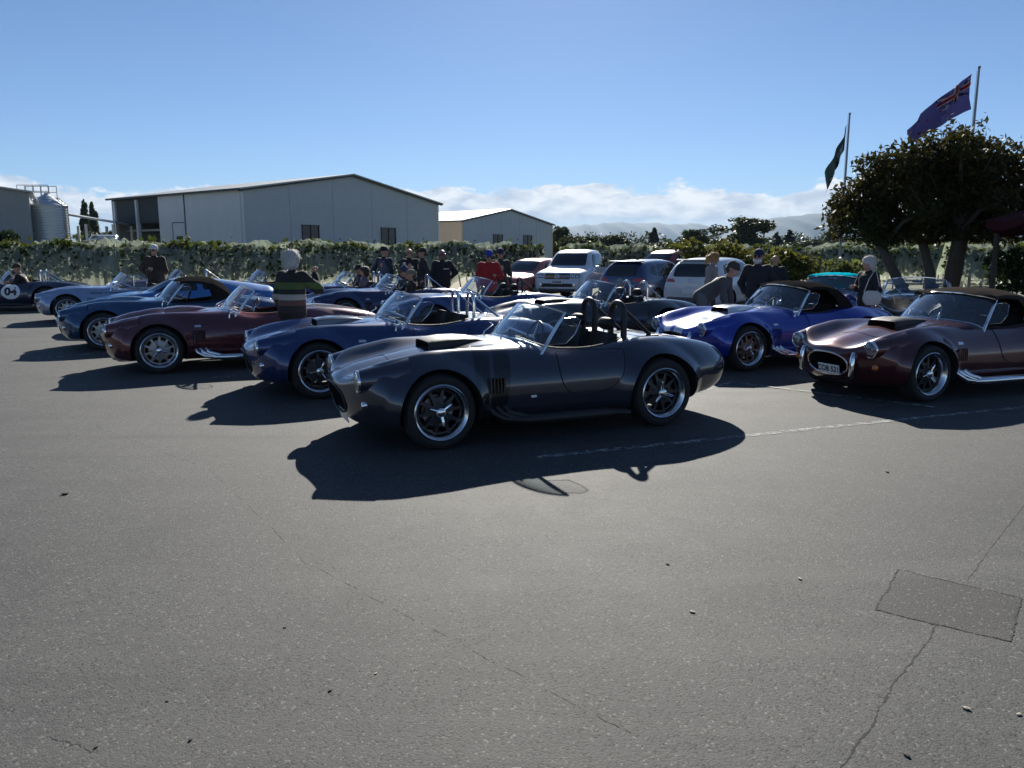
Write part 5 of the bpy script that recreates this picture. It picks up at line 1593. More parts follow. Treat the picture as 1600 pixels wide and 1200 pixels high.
for off in (.006, -.006):
    sgn = 1 if off > 0 else -1
    for (pl, mt, nm, k) in (([(0, .5), (.08, .5), (.5, .93), (.5, 1)], FLAGWHITE, 'white_diagonal', 1), ([(0, 1), (.0, .93), (.42, .5), (.5, .5)], FLAGWHITE, 'white_diagonal', 1),
                     ([(0, .5), (.03, .5), (.5, .97), (.5, 1)], FLAGRED, 'red_diagonal', 1.6), ([(0, 1), (0, .97), (.47, .5), (.5, .5)], FLAGRED, 'red_diagonal', 1.6),
                     ([(.20, .5), (.30, .5), (.30, 1), (.20, 1)], FLAGWHITE, 'white_cross_bar', 2.2), ([(0, .67), (.5, .67), (.5, .83), (0, .83)], FLAGWHITE, 'white_cross_bar', 2.4),
                     ([(.22, .5), (.28, .5), (.28, 1), (.22, 1)], FLAGRED, 'red_cross_bar', 3.2), ([(0, .70), (.5, .70), (.5, .80), (0, .80)], FLAGRED, 'red_cross_bar', 3.4)):
        flag_patch(ensign, pl, off * k).obj(nm, mt, root, fix=False)
    for (cu, cv, r_) in ((.75, .80, .05), (.75, .20, .055), (.64, .52, .05), (.86, .56, .045)):
        m = MB(); vs = []
        for k in range(10):
            a = PI / 2 + k * PI / 5; rr = r_ * (1 if k % 2 == 0 else .42); p = ensign(cu + rr * .55 * math.cos(a), cv + rr * math.sin(a)); vs.append(p + Vector((0, -off * 1.6, 0)))
        m.add(vs, [tuple(range(10))], 0, False); m.obj('star', FLAGRED, root, fix=False)
XB, YB = (1324 - 800) / F_PX * 30 - .42, 30.0
flagpole('shorter flagpole at the left side of the spreading tree', XB - .05, YB, 6.8)
def banner(u, v):
    # hanging slack beside the pole
    x = XB - .10 - .62 * u - .10 * math.sin(v * 5 + u * 3) * u; z = 5.5 + v * .95 - 1.75 * u
    return Vector((x - .06 * (1 - v), YB + .12 * math.sin(u * 14 + v) , z))
root = empty('flag', (0, 0, 0)); tag(root, 'dark navy banner hanging slack on the shorter flagpole', 'flag')
flag_patch(banner, [(0, 0), (1, 0), (1, 1), (0, 1)], 0).obj('field', FLAGNAVY, root, fix=False)
for off in (.008, -.008):
    flag_patch(banner, [(.55, .15), (.72, .10), (.74, .60), (.58, .62)], off).obj('emblem', FLAGWHITE, root, fix=False)
    flag_patch(banner, [(.02, .0), (.30, .0), (.22, .16), (.02, .2)], off).obj('pale_corner', simple('banner_gold', (.35, .32, .16), .7), root, fix=False)
    for k in range(3): flag_patch(banner, [(.30 + k * .06, .35), (.33 + k * .06, .35), (.33 + k * .06, .75), (.30 + k * .06, .75)], off).obj('lettering_bar', FLAGWHITE, root, fix=False)

# maroon canopy of a patio umbrella that reaches in at the right edge
root = empty('patio_umbrella', (12.15, 15.6, 0)); tag(root, 'dark maroon patio umbrella reaching in at the right edge', 'umbrella')
MAROONCLOTH = leaf_mat('maroon_canvas', (.05, .012, .018), (.07, .018, .022), .2, 3, .8)
tilt = Matrix.Rotation(R(5), 3, 'Y')
m = MB(); n = 8; rim = [tilt @ Vector((2.35 * math.cos(2 * PI * k / n + .2), 2.35 * math.sin(2 * PI * k / n + .2), 0)) + Vector((0, 0, 2.22)) for k in range(n)]; apex = Vector((0, 0, 3.05))
for k in range(n):
    a, b = rim[k], rim[(k + 1) % n]; rows = []
    for i in range(7):
        t = i / 6; rows.append([(apex.lerp(a, t)).lerp(apex.lerp(b, t), j / 4) - Vector((0, 0, .10 * t * math.sin(PI * j / 4))) for j in range(5)])
    m.grid(rows); m.grid([rows[-1], [p - Vector((0, 0, .17)) for p in rows[-1]]])
m.obj('canopy', MAROONCLOTH, root, fix=False)
for k in range(n):
    m = MB(); m.tube([apex - Vector((0, 0, .05)), rim[k] - Vector((0, 0, .03))], .016, 5); m.obj('rib', GREYPOST, root)
m = MB(); m.tube([(0, 0, 0), (0, 0, 3.1)], .03, 10); m.obj('pole', GREYPOST, root)
m = MB(); m.lathe([(.001, .0), (.32, 0), (.32, .06), (.05, .1)], 20, 'z'); m.obj('base', WINFRAME, root)
m = MB(); m.tube([(0, 0, 0), (0, 0, 2.35)], .06, 10); tag(m.obj('shade_post', BARK, None), 'dark timber post beside the spreading tree', 'post'); bpy.data.objects['shade_post'].location = (10.9, 17.6, 0)

# ------------------------------------------------------------------ markings and wear on the asphalt
LINE = None
def worn_line_mat():
    m, t, o = nt('worn_white_line'); p = node(t, 'ShaderNodeBsdfPrincipled', Roughness=.8)
    p.inputs['Base Color'].default_value = (.33, .34, .33, 1)
    tc = node(t, 'ShaderNodeTexCoord'); n = node(t, 'ShaderNodeTexNoise', Scale=9.0, Detail=9.0, Roughness=.8); t.links.new(tc.outputs['Object'], n.inputs['Vector'])
    tr = node(t, 'ShaderNodeBsdfTransparent'); mx = node(t, 'ShaderNodeMixShader')
    t.links.new(tmath(t, 'MULTIPLY', tmath(t, 'SUBTRACT', n.outputs['Fac'], .45), 7.0, clamp=True), mx.inputs[0])
    t.links.new(tr.outputs[0], mx.inputs[1]); t.links.new(p.outputs[0], mx.inputs[2]); t.links.new(mx.outputs[0], o.inputs['Surface']); return m
LINE = worn_line_mat()
CRACK = simple('crack_filler', (.024, .024, .024), .95)
def strip(name, a, b, w, z, mat, jag=0.0, n=1, seed=0, var=0.0):
    rng = np.random.default_rng(seed); a = Vector(a); b = Vector(b); d = (b - a).normalized(); s = Vector((-d.y, d.x, 0)); vs = []; off = 0
    for i in range(n + 1):
        off = off * .85 + jag * rng.normal(); ww = w * (1 + var * rng.normal()) if var else w; ww = max(ww, .001)
        c = a.lerp(b, i / n) + s * off; vs += [c - s * ww / 2, c + s * ww / 2]
    vs = [(v.x, v.y, z) for v in vs]; m = MB(); m.add(vs, [(2 * i, 2 * i + 2, 2 * i + 3, 2 * i + 1) for i in range(n) if not (62 <= seed <= 64 and math.sin(i * .37 + seed) + .6 * rng.normal() > .1)], 0, False)
    o = m.obj(name, mat, None, fix=False, sharp=0); tag(o, kind='structure')
    if o.data.polygons[0].normal.z < 0: o.data.flip_normals()
    return o
G = ground_at
strip('parking_line', G(838, 715), G(1640, 632), .085, .004, LINE)
strip('parking_line', G(1130, 596), G(1492, 641), .07, .008, LINE)
strip('parking_line', G(1000, 642), G(1140, 598), .07, .004, LINE)
strip('parking_line', G(330, 590), G(720, 560), .08, .004, LINE)
strip('parking_line', G(60, 560), G(300, 540), .08, .004, LINE)
PATCH = ASPHALT.copy(); PATCH.name = 'darker_asphalt_patch'
for nd in PATCH.node_tree.nodes:
    if nd.bl_idname == 'ShaderNodeValToRGB':
        for e in nd.color_ramp.elements: e.color = (e.color[0] * .66, e.color[1] * .64, e.color[2] * .66, 1)
q = [G(1405, 890), G(1597, 935), G(1580, 1003), G(1368, 953)]
sheet('asphalt_patch', q, .0012, PATCH)
for i in range(4): strip('crack', q[i], q[(i + 1) % 4], .006, .0022, CRACK, .0025, 46, 50 + i, .6)
strip('crack', G(1463, 978), G(1308, 1205), .005, .0008, CRACK, .0035, 70, 60, .7)
strip('crack', G(1512, 905), G(1640, 740), .004, .0008, CRACK, .003, 70, 61, .7)
strip('crack', G(72, 636), G(330, 735), .0016, .0008, CRACK, .0022, 80, 62, .9)
strip('crack', G(480, 880), G(1010, 1160), .0016, .0008, CRACK, .002, 160, 63, .9)
strip('crack', G(330, 735), G(480, 880), .0014, .0008, CRACK, .0025, 80, 64, .9)
strip('crack', G(75, 1150), G(150, 1178), .003, .0008, CRACK, .004, 30, 65, .9)
STONE = [simple('dark_stone', (.02, .02, .02), .8), simple('pale_stone', (.35, .31, .24), .8)]
mst = bpy.data.meshes.new('small_stone'); bm = bmesh.new(); bmesh.ops.create_icosphere(bm, subdivisions=1, radius=1)
for v in bm.verts: v.co *= .8 + .4 * random.random(); v.co.z *= .6
bm.to_mesh(mst); bm.free(); mst.materials.append(None)
for (u, v, k, sz) in ((101, 773, 0, .022), (516, 1079, 0, .010), (587, 1053, 1, .007), (1510, 1108, 1, .013), (1417, 1181, 0, .012), (1592, 1117, 1, .010), (1082, 957, 1, .012), (1250, 905, 1, .012), (1386, 738, 0, .016), (150, 1168, 0, .008), (298, 1156, 0, .010), (445, 981, 0, .007), (261, 1096, 0, .006), (1043, 882, 0, .011)):
    p = G(u, v); o = link('stone', mst, None, STONE[k], (p.x, p.y, sz * .35), (0, 0, random.random() * 6)); o.scale = (sz * 1.3, sz * .8, sz * .7)
    tag(o, ('small dark stone' if k == 0 else 'small pale stone') + ' lying loose on the open asphalt', 'stone', ('dark' if k == 0 else 'pale') + ' stones scattered on the asphalt')
# ------------------------------------------------------------------ everyday cars and the coupe (lofted bodies, cut arches, windows laid on)
HATCH = np.array([
 [-2.02, .84, .28, .83, .46, .80, .56, .72, .60, .56, .55, .42, .35, .37],
 [-1.99, 1.02, .32, 1.01, .56, .96, .68, .84, .74, .60, .70, .36, .45, .30],
 [-1.88, 1.27, .36, 1.26, .56, 1.19, .75, .92, .82, .62, .78, .30, .55, .23],
 [-1.62, 1.42, .38, 1.41, .57, 1.34, .78, .96, .86, .62, .81, .27, .6, .20],
 [-1.15, 1.475, .38, 1.465, .585, 1.40, .80, .95, .875, .62, .83, .25, .6, .19],
 [-.45, 1.495, .38, 1.485, .60, 1.42, .81, .94, .875, .62, .83, .25, .6, .19],
 [.15, 1.465, .38, 1.455, .59, 1.385, .81, .93, .875, .62, .83, .25, .6, .19],
 [.50, 1.36, .38, 1.345, .60, 1.26, .81, .925, .875, .62, .83, .25, .6, .19],
 [.85, 1.145, .40, 1.13, .66, 1.06, .815, .91, .875, .62, .83, .25, .6, .19],
 [1.05, 1.01, .42, 1.00, .69, .965, .815, .88, .87, .61, .83, .25, .6, .19],
 [1.40, .935, .42, .925, .68, .89, .80, .81, .855, .59, .81, .25, .58, .20],
 [1.72, .84, .40, .83, .63, .80, .75, .70, .81, .53, .76, .26, .52, .21],
 [1.92, .70, .36, .69, .55, .66, .66, .58, .72, .46, .67, .28, .44, .24],
 [2.00, .55, .28, .55, .45, .53, .54, .49, .58, .42, .54, .32, .34, .28]])
def scaled(tab, sx=1, sy=1, sz=1):
    t = tab.copy(); t[:, 0] *= sx; t[:, 1] *= sz
    for k in range(2, t.shape[1], 2): t[:, k] *= sy; t[:, k + 1] *= sz
    return t
PICKUP = np.array([
 [-2.66, .98, .4, .975, .70, .97, .86, .94, .89, .80, .86, .55, .6, .50],
 [-2.62, 1.10, .4, 1.10, .78, 1.10, .90, 1.06, .94, .80, .91, .50, .65, .45],
 [-1.30, 1.12, .4, 1.12, .80, 1.12, .92, 1.08, .96, .80, .93, .48, .7, .42],
 [-.98, 1.13, .4, 1.13, .80, 1.13, .92, 1.08, .96, .80, .93, .46, .7, .40],
 [-.90, 1.48, .4, 1.46, .66, 1.40, .90, 1.10, .96, .80, .93, .46, .7, .40],
 [-.80, 1.74, .42, 1.73, .65, 1.66, .90, 1.12, .96, .80, .93, .46, .7, .40],
 [-.30, 1.815, .42, 1.805, .66, 1.74, .90, 1.12, .96, .80, .93, .46, .7, .40],
 [.40, 1.80, .42, 1.79, .66, 1.72, .90, 1.11, .96, .80, .93, .46, .7, .40],
 [.75, 1.70, .42, 1.69, .66, 1.60, .90, 1.11, .96, .80, .93, .46, .7, .40],
 [1.10, 1.42, .44, 1.41, .70, 1.33, .90, 1.10, .96, .80, .93, .46, .7, .40],
 [1.36, 1.20, .46, 1.19, .76, 1.16, .90, 1.08, .96, .80, .93, .46, .7, .40],
 [1.80, 1.13, .46, 1.125, .76, 1.10, .89, 1.04, .95, .78, .92, .44, .66, .40],
 [2.25, 1.07, .46, 1.065, .72, 1.04, .84, .98, .91, .74, .88, .42, .6, .38],
 [2.46, .98, .42, .975, .66, .95, .77, .90, .83, .70, .81, .40, .55, .37],
 [2.53, .82, .38, .82, .60, .81, .70, .78, .76, .64, .73, .46, .5, .42]])
COUPE = np.array([
 [-2.10, .70, .25, .70, .42, .68, .52, .62, .56, .52, .52, .40, .3, .34],
 [-2.08, .90, .28, .89, .46, .86, .58, .72, .66, .55, .62, .34, .4, .28],
 [-1.80, .97, .30, .96, .50, .90, .68, .78, .78, .56, .72, .30, .5, .22],
 [-1.30, 1.05, .30, 1.04, .46, .98, .66, .84, .84, .57, .78, .26, .58, .18],
 [-.80, 1.12, .30, 1.11, .46, 1.04, .66, .84, .82, .57, .76, .24, .6, .17],
 [-.35, 1.165, .30, 1.155, .46, 1.08, .66, .82, .78, .57, .74, .23, .62, .16],
 [.00, 1.15, .30, 1.14, .46, 1.06, .66, .81, .78, .57, .74, .23, .62, .16],
 [.30, 1.02, .32, 1.01, .50, .94, .66, .82, .79, .57, .74, .23, .62, .16],
 [.60, .86, .32, .85, .50, .835, .66, .82, .80, .57, .75, .24, .62, .16],
 [1.00, .78, .32, .77, .50, .80, .66, .80, .83, .56, .77, .25, .6, .17],
 [1.30, .71, .30, .70, .48, .74, .64, .75, .82, .54, .75, .26, .56, .18],
 [1.65, .60, .28, .59, .46, .62, .60, .62, .74, .48, .67, .26, .48, .19],
 [1.92, .49, .25, .48, .40, .48, .50, .46, .58, .40, .52, .27, .36, .21],
 [2.05, .40, .2, .395, .30, .39, .38, .37, .42, .34, .38, .28, .26, .25]])
def alloy(r, w, rr, nspoke=5):
    o = w / 2; T_ = MB(); T_.lathe([(rr, o - .012), (rr + .02, o), (r - .04, o + .008), (r - .01, o - .02), (r, o - .05), (r, -o + .05), (r - .02, -o), (rr, -o)], 40)
    m = MB(); m.lathe([(rr + .004, o - .012), (rr, o + .004), (rr - .014, o - .01), (rr - .02, o - .06), (rr - .02, -o + .02)], 40)
    for k in range(nspoke):
        for dq in (-.16, .16):
            a = 2 * PI * k / nspoke; rot = Matrix.Rotation(-a, 3, 'Y'); rot2 = Matrix.Rotation(-(a + dq), 3, 'Y')
            p0 = rot @ Vector((.03, o - .03, 0)); p1 = rot2 @ Vector((rr - .012, o - .022, 0)); m.tube([p0, p0.lerp(p1, .5), p1], [.030, .020, .017], 6)
    m.lathe([(.06, o - .06), (.06, o - .01), (.001, o - .005)], 20)
    return T_.mesh('tyre', sharp=35), m.mesh('alloy_wheel', sharp=40)
AL = alloy(.315, .20, .215); ALP = alloy(.365, .24, .235)
MC = {}
def car_body(key, tab, xf, xr, rw, zw):
    b0 = loft_body(tab, 110, 5, name=key); MC[key + '_bvh'] = bvh_of(b0)
    hw = tab[:, 8].max()
    cuts = [cyl_cutter(x, zw, rw + .05, s * (hw - .32), s * (hw + .5), 40) for x in (xf, xr) for s in (1, -1)]
    MC[key] = boolean_cut(b0, cuts, key, 32)
def car(label, key, X, Y, heading, pm, wins, xf, xr, tyre, zw, name='hatchback', track=None, group='everyday cars parked in front of the vines', rear=False):
    root = empty(name, (X, Y, 0), PI + heading); tag(root, label, 'car' if name != 'pickup' else 'pickup', group)
    bvh = MC[key + '_bvh']
    link('body', MC[key], root, [pm, WELL])
    for nm, out, side in wins:
        ck = (key, nm, side, tuple(map(tuple, out)))
        if ck not in MC: MC[ck] = panel(bvh, rounded_outline(out, .05, 3), side, .006, 6, 56, .003).mesh(nm, sharp=50)
        link(nm, MC[ck], root, DARKGLASS)
    for x in (xf, xr):
        for s in (1, -1):
            w = link('wheel', tyre[1], root, SILVERWHEEL, (x, s * track, zw), (0, random.random() * 6, 0 if s > 0 else PI)); link('tyre', tyre[0], w, RUBBER)
    return root, bvh
def on(root, bvh, nm, out, side, mat, off=.008, r=.03, rings=3):
    return panel(bvh, rounded_outline(out, r, 3), side, off, rings, 44, .002).obj(nm, mat, root, sharp=50)
m_, t_, o_ = nt('dark_car_glass'); p_ = node(t_, 'ShaderNodeBsdfPrincipled', Roughness=.04); p_.inputs['Base Color'].default_value = (.012, .014, .016, 1); p_.inputs['Specular IOR Level'].default_value = .7
t_.links.new(p_.outputs[0], o_.inputs['Surface']); DARKGLASS = m_; MATS['dark_car_glass'] = m_
car_body('hatch', HATCH, 1.27, -1.28, .315, .32)
car_body('crossover', scaled(HATCH, 1.06, 1.0, 1.05), 1.33, -1.34, .33, .34)
car_body('pickup', PICKUP, 1.60, -1.58, .365, .37)
car_body('coupe', COUPE, 1.143, -1.143, .33, .33)
HW = [('windscreen', [(-.56, 1.06), (.56, 1.06), (.50, 1.40), (-.50, 1.40)], 'front'), ('rear_window', [(-.52, 1.0), (.52, 1.0), (.47, 1.33), (-.47, 1.33)], 'back')]
for sd in ('left', 'right'):
    HW += [('side_window', [(.62, .97), (-.28, .98), (-.28, 1.37), (.12, 1.34)], sd), ('side_window', [(-.36, .98), (-1.08, 1.00), (-1.00, 1.345), (-.36, 1.37)], sd), ('quarter_window', [(-1.16, 1.02), (-1.52, 1.08), (-1.38, 1.29), (-1.12, 1.335)], sd)]
CW = [(n, [(a * (1.06 if s in ('left', 'right') else 1), b * 1.05) for a, b in o], s) for n, o, s in HW]
PW = [('windscreen', [(-.66, 1.24), (.66, 1.24), (.58, 1.66), (-.58, 1.66)], 'front'), ('rear_window', [(-.58, 1.22), (.58, 1.22), (.54, 1.62), (-.54, 1.62)], 'back')]
for sd in ('left', 'right'):
    PW += [('side_window', [(1.02, 1.17), (.08, 1.17), (.08, 1.66), (.60, 1.62)], sd), ('side_window', [(.0, 1.17), (-.74, 1.17), (-.68, 1.64), (.0, 1.66)], sd)]
EW = [('windscreen', [(-.46, .88), (.46, .88), (.40, 1.10), (-.40, 1.10)], 'front')]
for sd in ('left', 'right'):
    EW += [('side_window', [(.44, .86), (-.46, .88), (-.42, 1.06), (.06, 1.05)], sd), ('quarter_window', [(-.56, .89), (-1.10, .91), (-.86, 1.00), (-.56, 1.045)], sd)]

def mirrors_(root, x, y, z, pm):
    for s in (1, -1):
        m = MB(); m.box((x, s * (y + .07), z), (.11, .17, .12)); m.obj('wing_mirror', pm, root, bevel=.03)
def small_plate(root, x, y, z, rz, txt=None, w=.42):
    m = MB(); m.box((0, 0, 0), (.012, w, .13)); o = m.obj('number_plate', PLATEWHITE, root, bevel=.004); o.location = (x, y, z); o.rotation_euler = (0, 0, rz)
    if txt:
        vs, fs = text_verts(txt, .11, .002); m = MB(); m.add([(.009, v.x * .95, v.y) for v in vs], fs, 0, False); m.obj('plate_lettering', PLATEBLACK, o, sharp=0)

# white double-cab pickup
WHITEP = paint('white_paint', (.62, .64, .66), .0, .35)
H1 = R(69)
root, bv = car('white double cab pickup parked facing the roadsters', 'pickup', 2.45, 29.0, H1, WHITEP, PW, 1.60, -1.58, ALP, .37, 'pickup', .80)
on(root, bv, 'grille', [(-.46, .80), (.46, .80), (.46, .97), (-.46, .97)], 'front', MESHGRILLE)
for z in (.845, .885, .925): m = MB(); h, _ = cast(bv, (0, z), 'front'); m.box((h.x - .012, 0, z), (.05, .90, .014)); m.obj('grille_bar', CHROME, root)
on(root, bv, 'lower_intake', [(-.60, .53), (.60, .53), (.64, .65), (-.64, .65)], 'front', BLACK)
on(root, bv, 'front_skid', [(-.62, .40), (.62, .40), (.70, .475), (-.70, .475)], 'front', simple('grey_plastic', (.09, .09, .095), .6))
for s in (1, -1):
    h_ = on(root, bv, 'headlight', [(s * .50, .82), (s * .80, .85), (s * .78, .97), (s * .50, .96)], 'front', simple('headlamp_grey', (.30, .31, .33), .15, .6))
    for q in (.58, .71):
        hh, _ = cast(bv, (s * q, .90), 'front'); m = MB(); m.lathe([(.05, 0), (.055, .02), (.04, .03), (.001, .012)], 18, 'x', (hh.x, s * q, .90)); m.obj('lamp', CHROME, h_)
    hh, _ = cast(bv, (s * .62, .59), 'front'); m = MB(); m.lathe([(.055, -.01), (.06, .015), (.001, .02)], 18, 'x', (hh.x, s * .60, .59)); m.obj('fog_lamp', CHROME, root)
hh, _ = cast(bv, (0, .885), 'front'); ex = hh.x + .04
em = MB(); em.tube([(ex, .085 * math.cos(t), .885 + .085 * math.sin(t)) for t in np.linspace(0, 2 * PI, 24, endpoint=False)], .010, 6, closed=True)
em.tube([(ex, -.035, .955), (ex, 0, .895), (ex, .035, .955)], .008, 5); em.tube([(ex, -.065, .93), (ex, -.032, .82), (ex, 0, .88), (ex, .032, .82), (ex, .065, .93)], .008, 5)
em.obj('round_emblem', CHROME, root)
hh, _ = cast(bv, (0, .70), 'front'); small_plate(root, hh.x + .02, 0, .70, 0, 'NEJ408')
mirrors_(root, .95, .93, 1.18, WHITEP)
# red pickup behind
REDP = paint('dark_red_paint', (.26, .03, .035), .2, .35)
root, bv = car('dark red pickup parked behind the blue hatchback', 'pickup', 6.4, 31.0, R(40), REDP, PW, 1.60, -1.58, ALP, .37, 'pickup', .80)
mirrors_(root, .95, .93, 1.18, REDP)
on(root, bv, 'grille', [(-.46, .80), (.46, .80), (.46, .97), (-.46, .97)], 'front', MESHGRILLE)
# orange-red hatchback left of the white pickup
ORP = paint('orange_red_paint', (.36, .055, .025), .25, .35)
root, bv = car('orange red hatchback with sun glare on its bonnet', 'hatch', 0.75, 28.6, R(60), ORP, HW, 1.27, -1.28, AL, .32, 'hatchback', .74)
on(root, bv, 'grille', [(-.40, .50), (.40, .50), (.34, .60), (-.34, .60)], 'front', BLACK); on(root, bv, 'lower_intake', [(-.48, .34), (.48, .34), (.44, .45), (-.44, .45)], 'front', BLACK)
for s in (1, -1): on(root, bv, 'headlight', [(s * .42, .60), (s * .68, .64), (s * .66, .72), (s * .44, .68)], 'front', MATS['headlamp_grey'])
mirrors_(root, .62, .88, 1.02, ORP)
# blue hatchback, seen from behind
BLP = paint('steel_blue_paint', (.025, .050, .13), .45, .3)
root, bv = car('steel blue hatchback seen from behind left of the white hatchback', 'hatch', 4.45, 24.6, R(-128), BLP, HW, 1.27, -1.28, AL, .32, 'hatchback', .74)
for s in (1, -1): on(root, bv, 'tail_lamp', [(s * .40, .84), (s * .70, .86), (s * .72, .95), (s * .46, .94)], 'back', REDLENS)
on(root, bv, 'rear_bumper', [(-.55, .36), (.55, .36), (.60, .46), (-.60, .46)], 'back', BLACK)
m = MB(); m.tube([(-2.05, .06 * math.cos(t), .90 + .045 * math.sin(t)) for t in np.linspace(0, 2 * PI, 18, endpoint=False)], .007, 5, closed=True); m.tube([(-2.05, -.045, .925), (-2.05, -.01, .885), (-2.05, .01, .885), (-2.05, .045, .925)], .006, 5); m.obj('round_emblem', CHROME, root)
m = MB(); m.box((-1.66, 0, 1.435), (.24, 1.06, .035)); m.obj('roof_spoiler', BLP, root, bevel=.012)
m = MB(); m.prism([(-1.05, 1.47), (-.88, 1.48), (-1.06, 1.54)], 'y', -.02, .02); m.obj('roof_fin', BLACK, root)
small_plate(root, -2.03, 0, .60, PI)
mirrors_(root, .62, .88, 1.02, BLP)
# white crossover hatchback, seen from behind
root, bv = car('white crossover hatchback seen from behind beside the blond woman', 'crossover', 6.05, 22.6, R(-126), WHITEP, CW, 1.33, -1.34, AL, .34, 'hatchback', .74)
for s in (1, -1): on(root, bv, 'tail_lamp', [(s * .42, .90), (s * .74, .91), (s * .74, 1.00), (s * .50, .99)], 'back', REDLENS)
on(root, bv, 'rear_bumper', [(-.62, .33), (.62, .33), (.68, .50), (-.68, .50)], 'back', MATS['grey_plastic'])
for s in (1, -1):
    on(root, bv, 'sill_trim', [(.92, .27), (.92, .36), (-.92, .36), (-.92, .27)], 'left' if s > 0 else 'right', MATS['grey_plastic'])
m = MB(); m.box((-1.78, 0, 1.50), (.24, 1.06, .035)); m.obj('roof_spoiler', WHITEP, root, bevel=.012)
m = MB(); m.tube([(-2.165, .06 * math.cos(t), .95 + .045 * math.sin(t)) for t in np.linspace(0, 2 * PI, 18, endpoint=False)], .007, 5, closed=True); m.obj('round_emblem', CHROME, root)
small_plate(root, -2.16, 0, .66, PI)
mirrors_(root, .66, .88, 1.07, WHITEP)

# pale blue racing coupe between the silver and the teal roadsters
SKYP = paint('bright_blue_paint', (.035, .16, .42), .4, .3, [([('ay', .10, .30)], (.55, .58, .62))])
root, bv = car('bright blue fastback racing coupe with pale bonnet stripes', 'coupe', -7.55, 17.35, R(24), SKYP, EW, 1.143, -1.143, (CM['tyre_f'], CM['spokes_f']), .33, 'coupe', .72, 'open sports roadsters parked in the car park')
for s in (1, -1):
    hh, _ = cast(bv, (1.62, s * .52), 'top'); lamp(root, 1.66, s * .52, hh.z - .07, CHROME, SKYP)
on(root, bv, 'nose_intake', [(-.26, .29), (.26, .29), (.24, .36), (-.24, .36)], 'front', BLACK, .012)
letter_bars(bv, (5, 6), -.12, .68, .045, .03, .03).obj('side_lettering', WHITEPAINT, root)
# ------------------------------------------------------------------ the roadsters
HD = R(24.2)
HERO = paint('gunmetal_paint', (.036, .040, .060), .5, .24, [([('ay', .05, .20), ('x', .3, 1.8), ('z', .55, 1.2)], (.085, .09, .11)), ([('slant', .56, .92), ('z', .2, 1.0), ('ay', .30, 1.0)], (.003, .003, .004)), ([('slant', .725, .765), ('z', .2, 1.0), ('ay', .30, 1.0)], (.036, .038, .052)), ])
NAVY = paint('navy_paint', (.009, .028, .125), .4, .24, [([('ay', .06, .26), ('z', .5, 1.0)], (.05, .055, .08))])
MAROON = paint('maroon_paint', (.105, .018, .026), .45, .26)
MAROON2 = paint('dark_maroon_paint', (.070, .010, .014), .45, .28, [([('ay', -1, .16), ('x', .5, 1.9), ('z', .4, 1.0)], (.12, .018, .02))])
TEAL = paint('teal_blue_paint', (.010, .058, .145), .4, .24)
SILVER = paint('silver_blue_paint', (.30, .37, .52), .55, .28)
BLACKP = paint('black_paint', (.010, .010, .013), .1, .25)
BLACK04 = paint('blue_black_paint', (.010, .015, .045), .2, .26)
PURPLE = paint('purple_red_paint', (.10, .014, .04), .4, .3)
MIDBLUE = paint('deep_blue_paint', (.012, .040, .16), .4, .24)
BRIGHT = paint('bright_cobalt_paint', (.006, .035, .34), .35, .25, [([('ay', .045, .23), ('z', .45, 1.2)], (.62, .65, .70))])
TURQ = paint('royal_blue_paint', (.010, .03, .22), .4, .25)
def fw(u, v, heading, axle=WB, yoff=.74):
    """car centre from the place where its near front tyre meets the ground"""
    p = ground_at(u, v); f = Vector((-math.cos(heading), -math.sin(heading), 0)); L = Vector((math.sin(heading), -math.cos(heading), 0))
    return p - f * axle - L * yoff
def rd(label, x, y, h, pm, **k): return roadster(label, x, y, h, pm, **k)

hero = rd('gunmetal grey roadster with two black roll hoops, nearest the camera', .097, 7.716, HD, HERO, hoops=('fat', BLACK, (.29, -.29)), scoop=BLACK, pipes=BLACK, mirrors=(), vent=BLACK, badge=False)
_h, _n = cast(CM['bvh'], (.24, .40), 'left'); _m = MB(); _m.box((.24, _h.y + .004, .40), (.055, .016, .022)); _m.obj('side_marker_lamp', WHITEPAINT, hero, bevel=.005)
link('number_plate', CM['plate'], hero, PLATEWHITE, (1.815, 0, .222), (0, R(14), 0))
p = fw(500, 622, HD)
navy = rd('navy blue roadster with two chrome roll hoops beside the grey one', p.x, p.y, HD, NAVY, hoops=('thin', CHROME, (.29, -.29)), scoop=NAVY, mirrors=(1,), wings=True, headrests=False)
p = fw(252, 583, HD)
rd('maroon roadster with red interior in front of the striped jumper', p.x, p.y, HD, MAROON, wheel=SILVERWHEEL, scoop=MAROON, leather=REDLEATHER, headrests=False, mirrors=(1,), vent=BLACK)
p = fw(165, 547, HD)
rd('dark teal blue roadster with black soft top, left of the maroon one', p.x, p.y, HD, TEAL, wheel=SILVERWHEEL, scoop=TEAL, top=CANVAS, mirrors=(1,), headrests=False, mouth=CHROME)
p = fw(108, 504, HD)
silver = rd('silver blue roadster with clear framed side screens', p.x, p.y, HD, SILVER, wheel=SILVERWHEEL, screens=True, wings=False, headrests=False, pipes=None, badge=False, mirrors=(1,))
letter_bars(CM['bvh'], (7, 1, 10), .62, .70, .045, .036, .05).obj('side_lettering', PLATEBLACK, silver)
r04 = rd('black race roadster wearing a white 04 roundel at the left edge', -15.1, 23.3, R(17), BLACK04, hoops=('thin', CHROME, (-.29, .29)), mirrors=(1,), wings=True, badge=False, headrests=False, pipes=BLACK)
ang = np.linspace(0, 2 * PI, 48, endpoint=False)
rc = (-.22, .565)
panel(CM['bvh'], [(rc[0] + .245 * math.cos(a), rc[1] + .215 * math.sin(a)) for a in ang], 'left', .008, 4, 48, .002).obj('roundel', WHITEPAINT, r04, sharp=60)
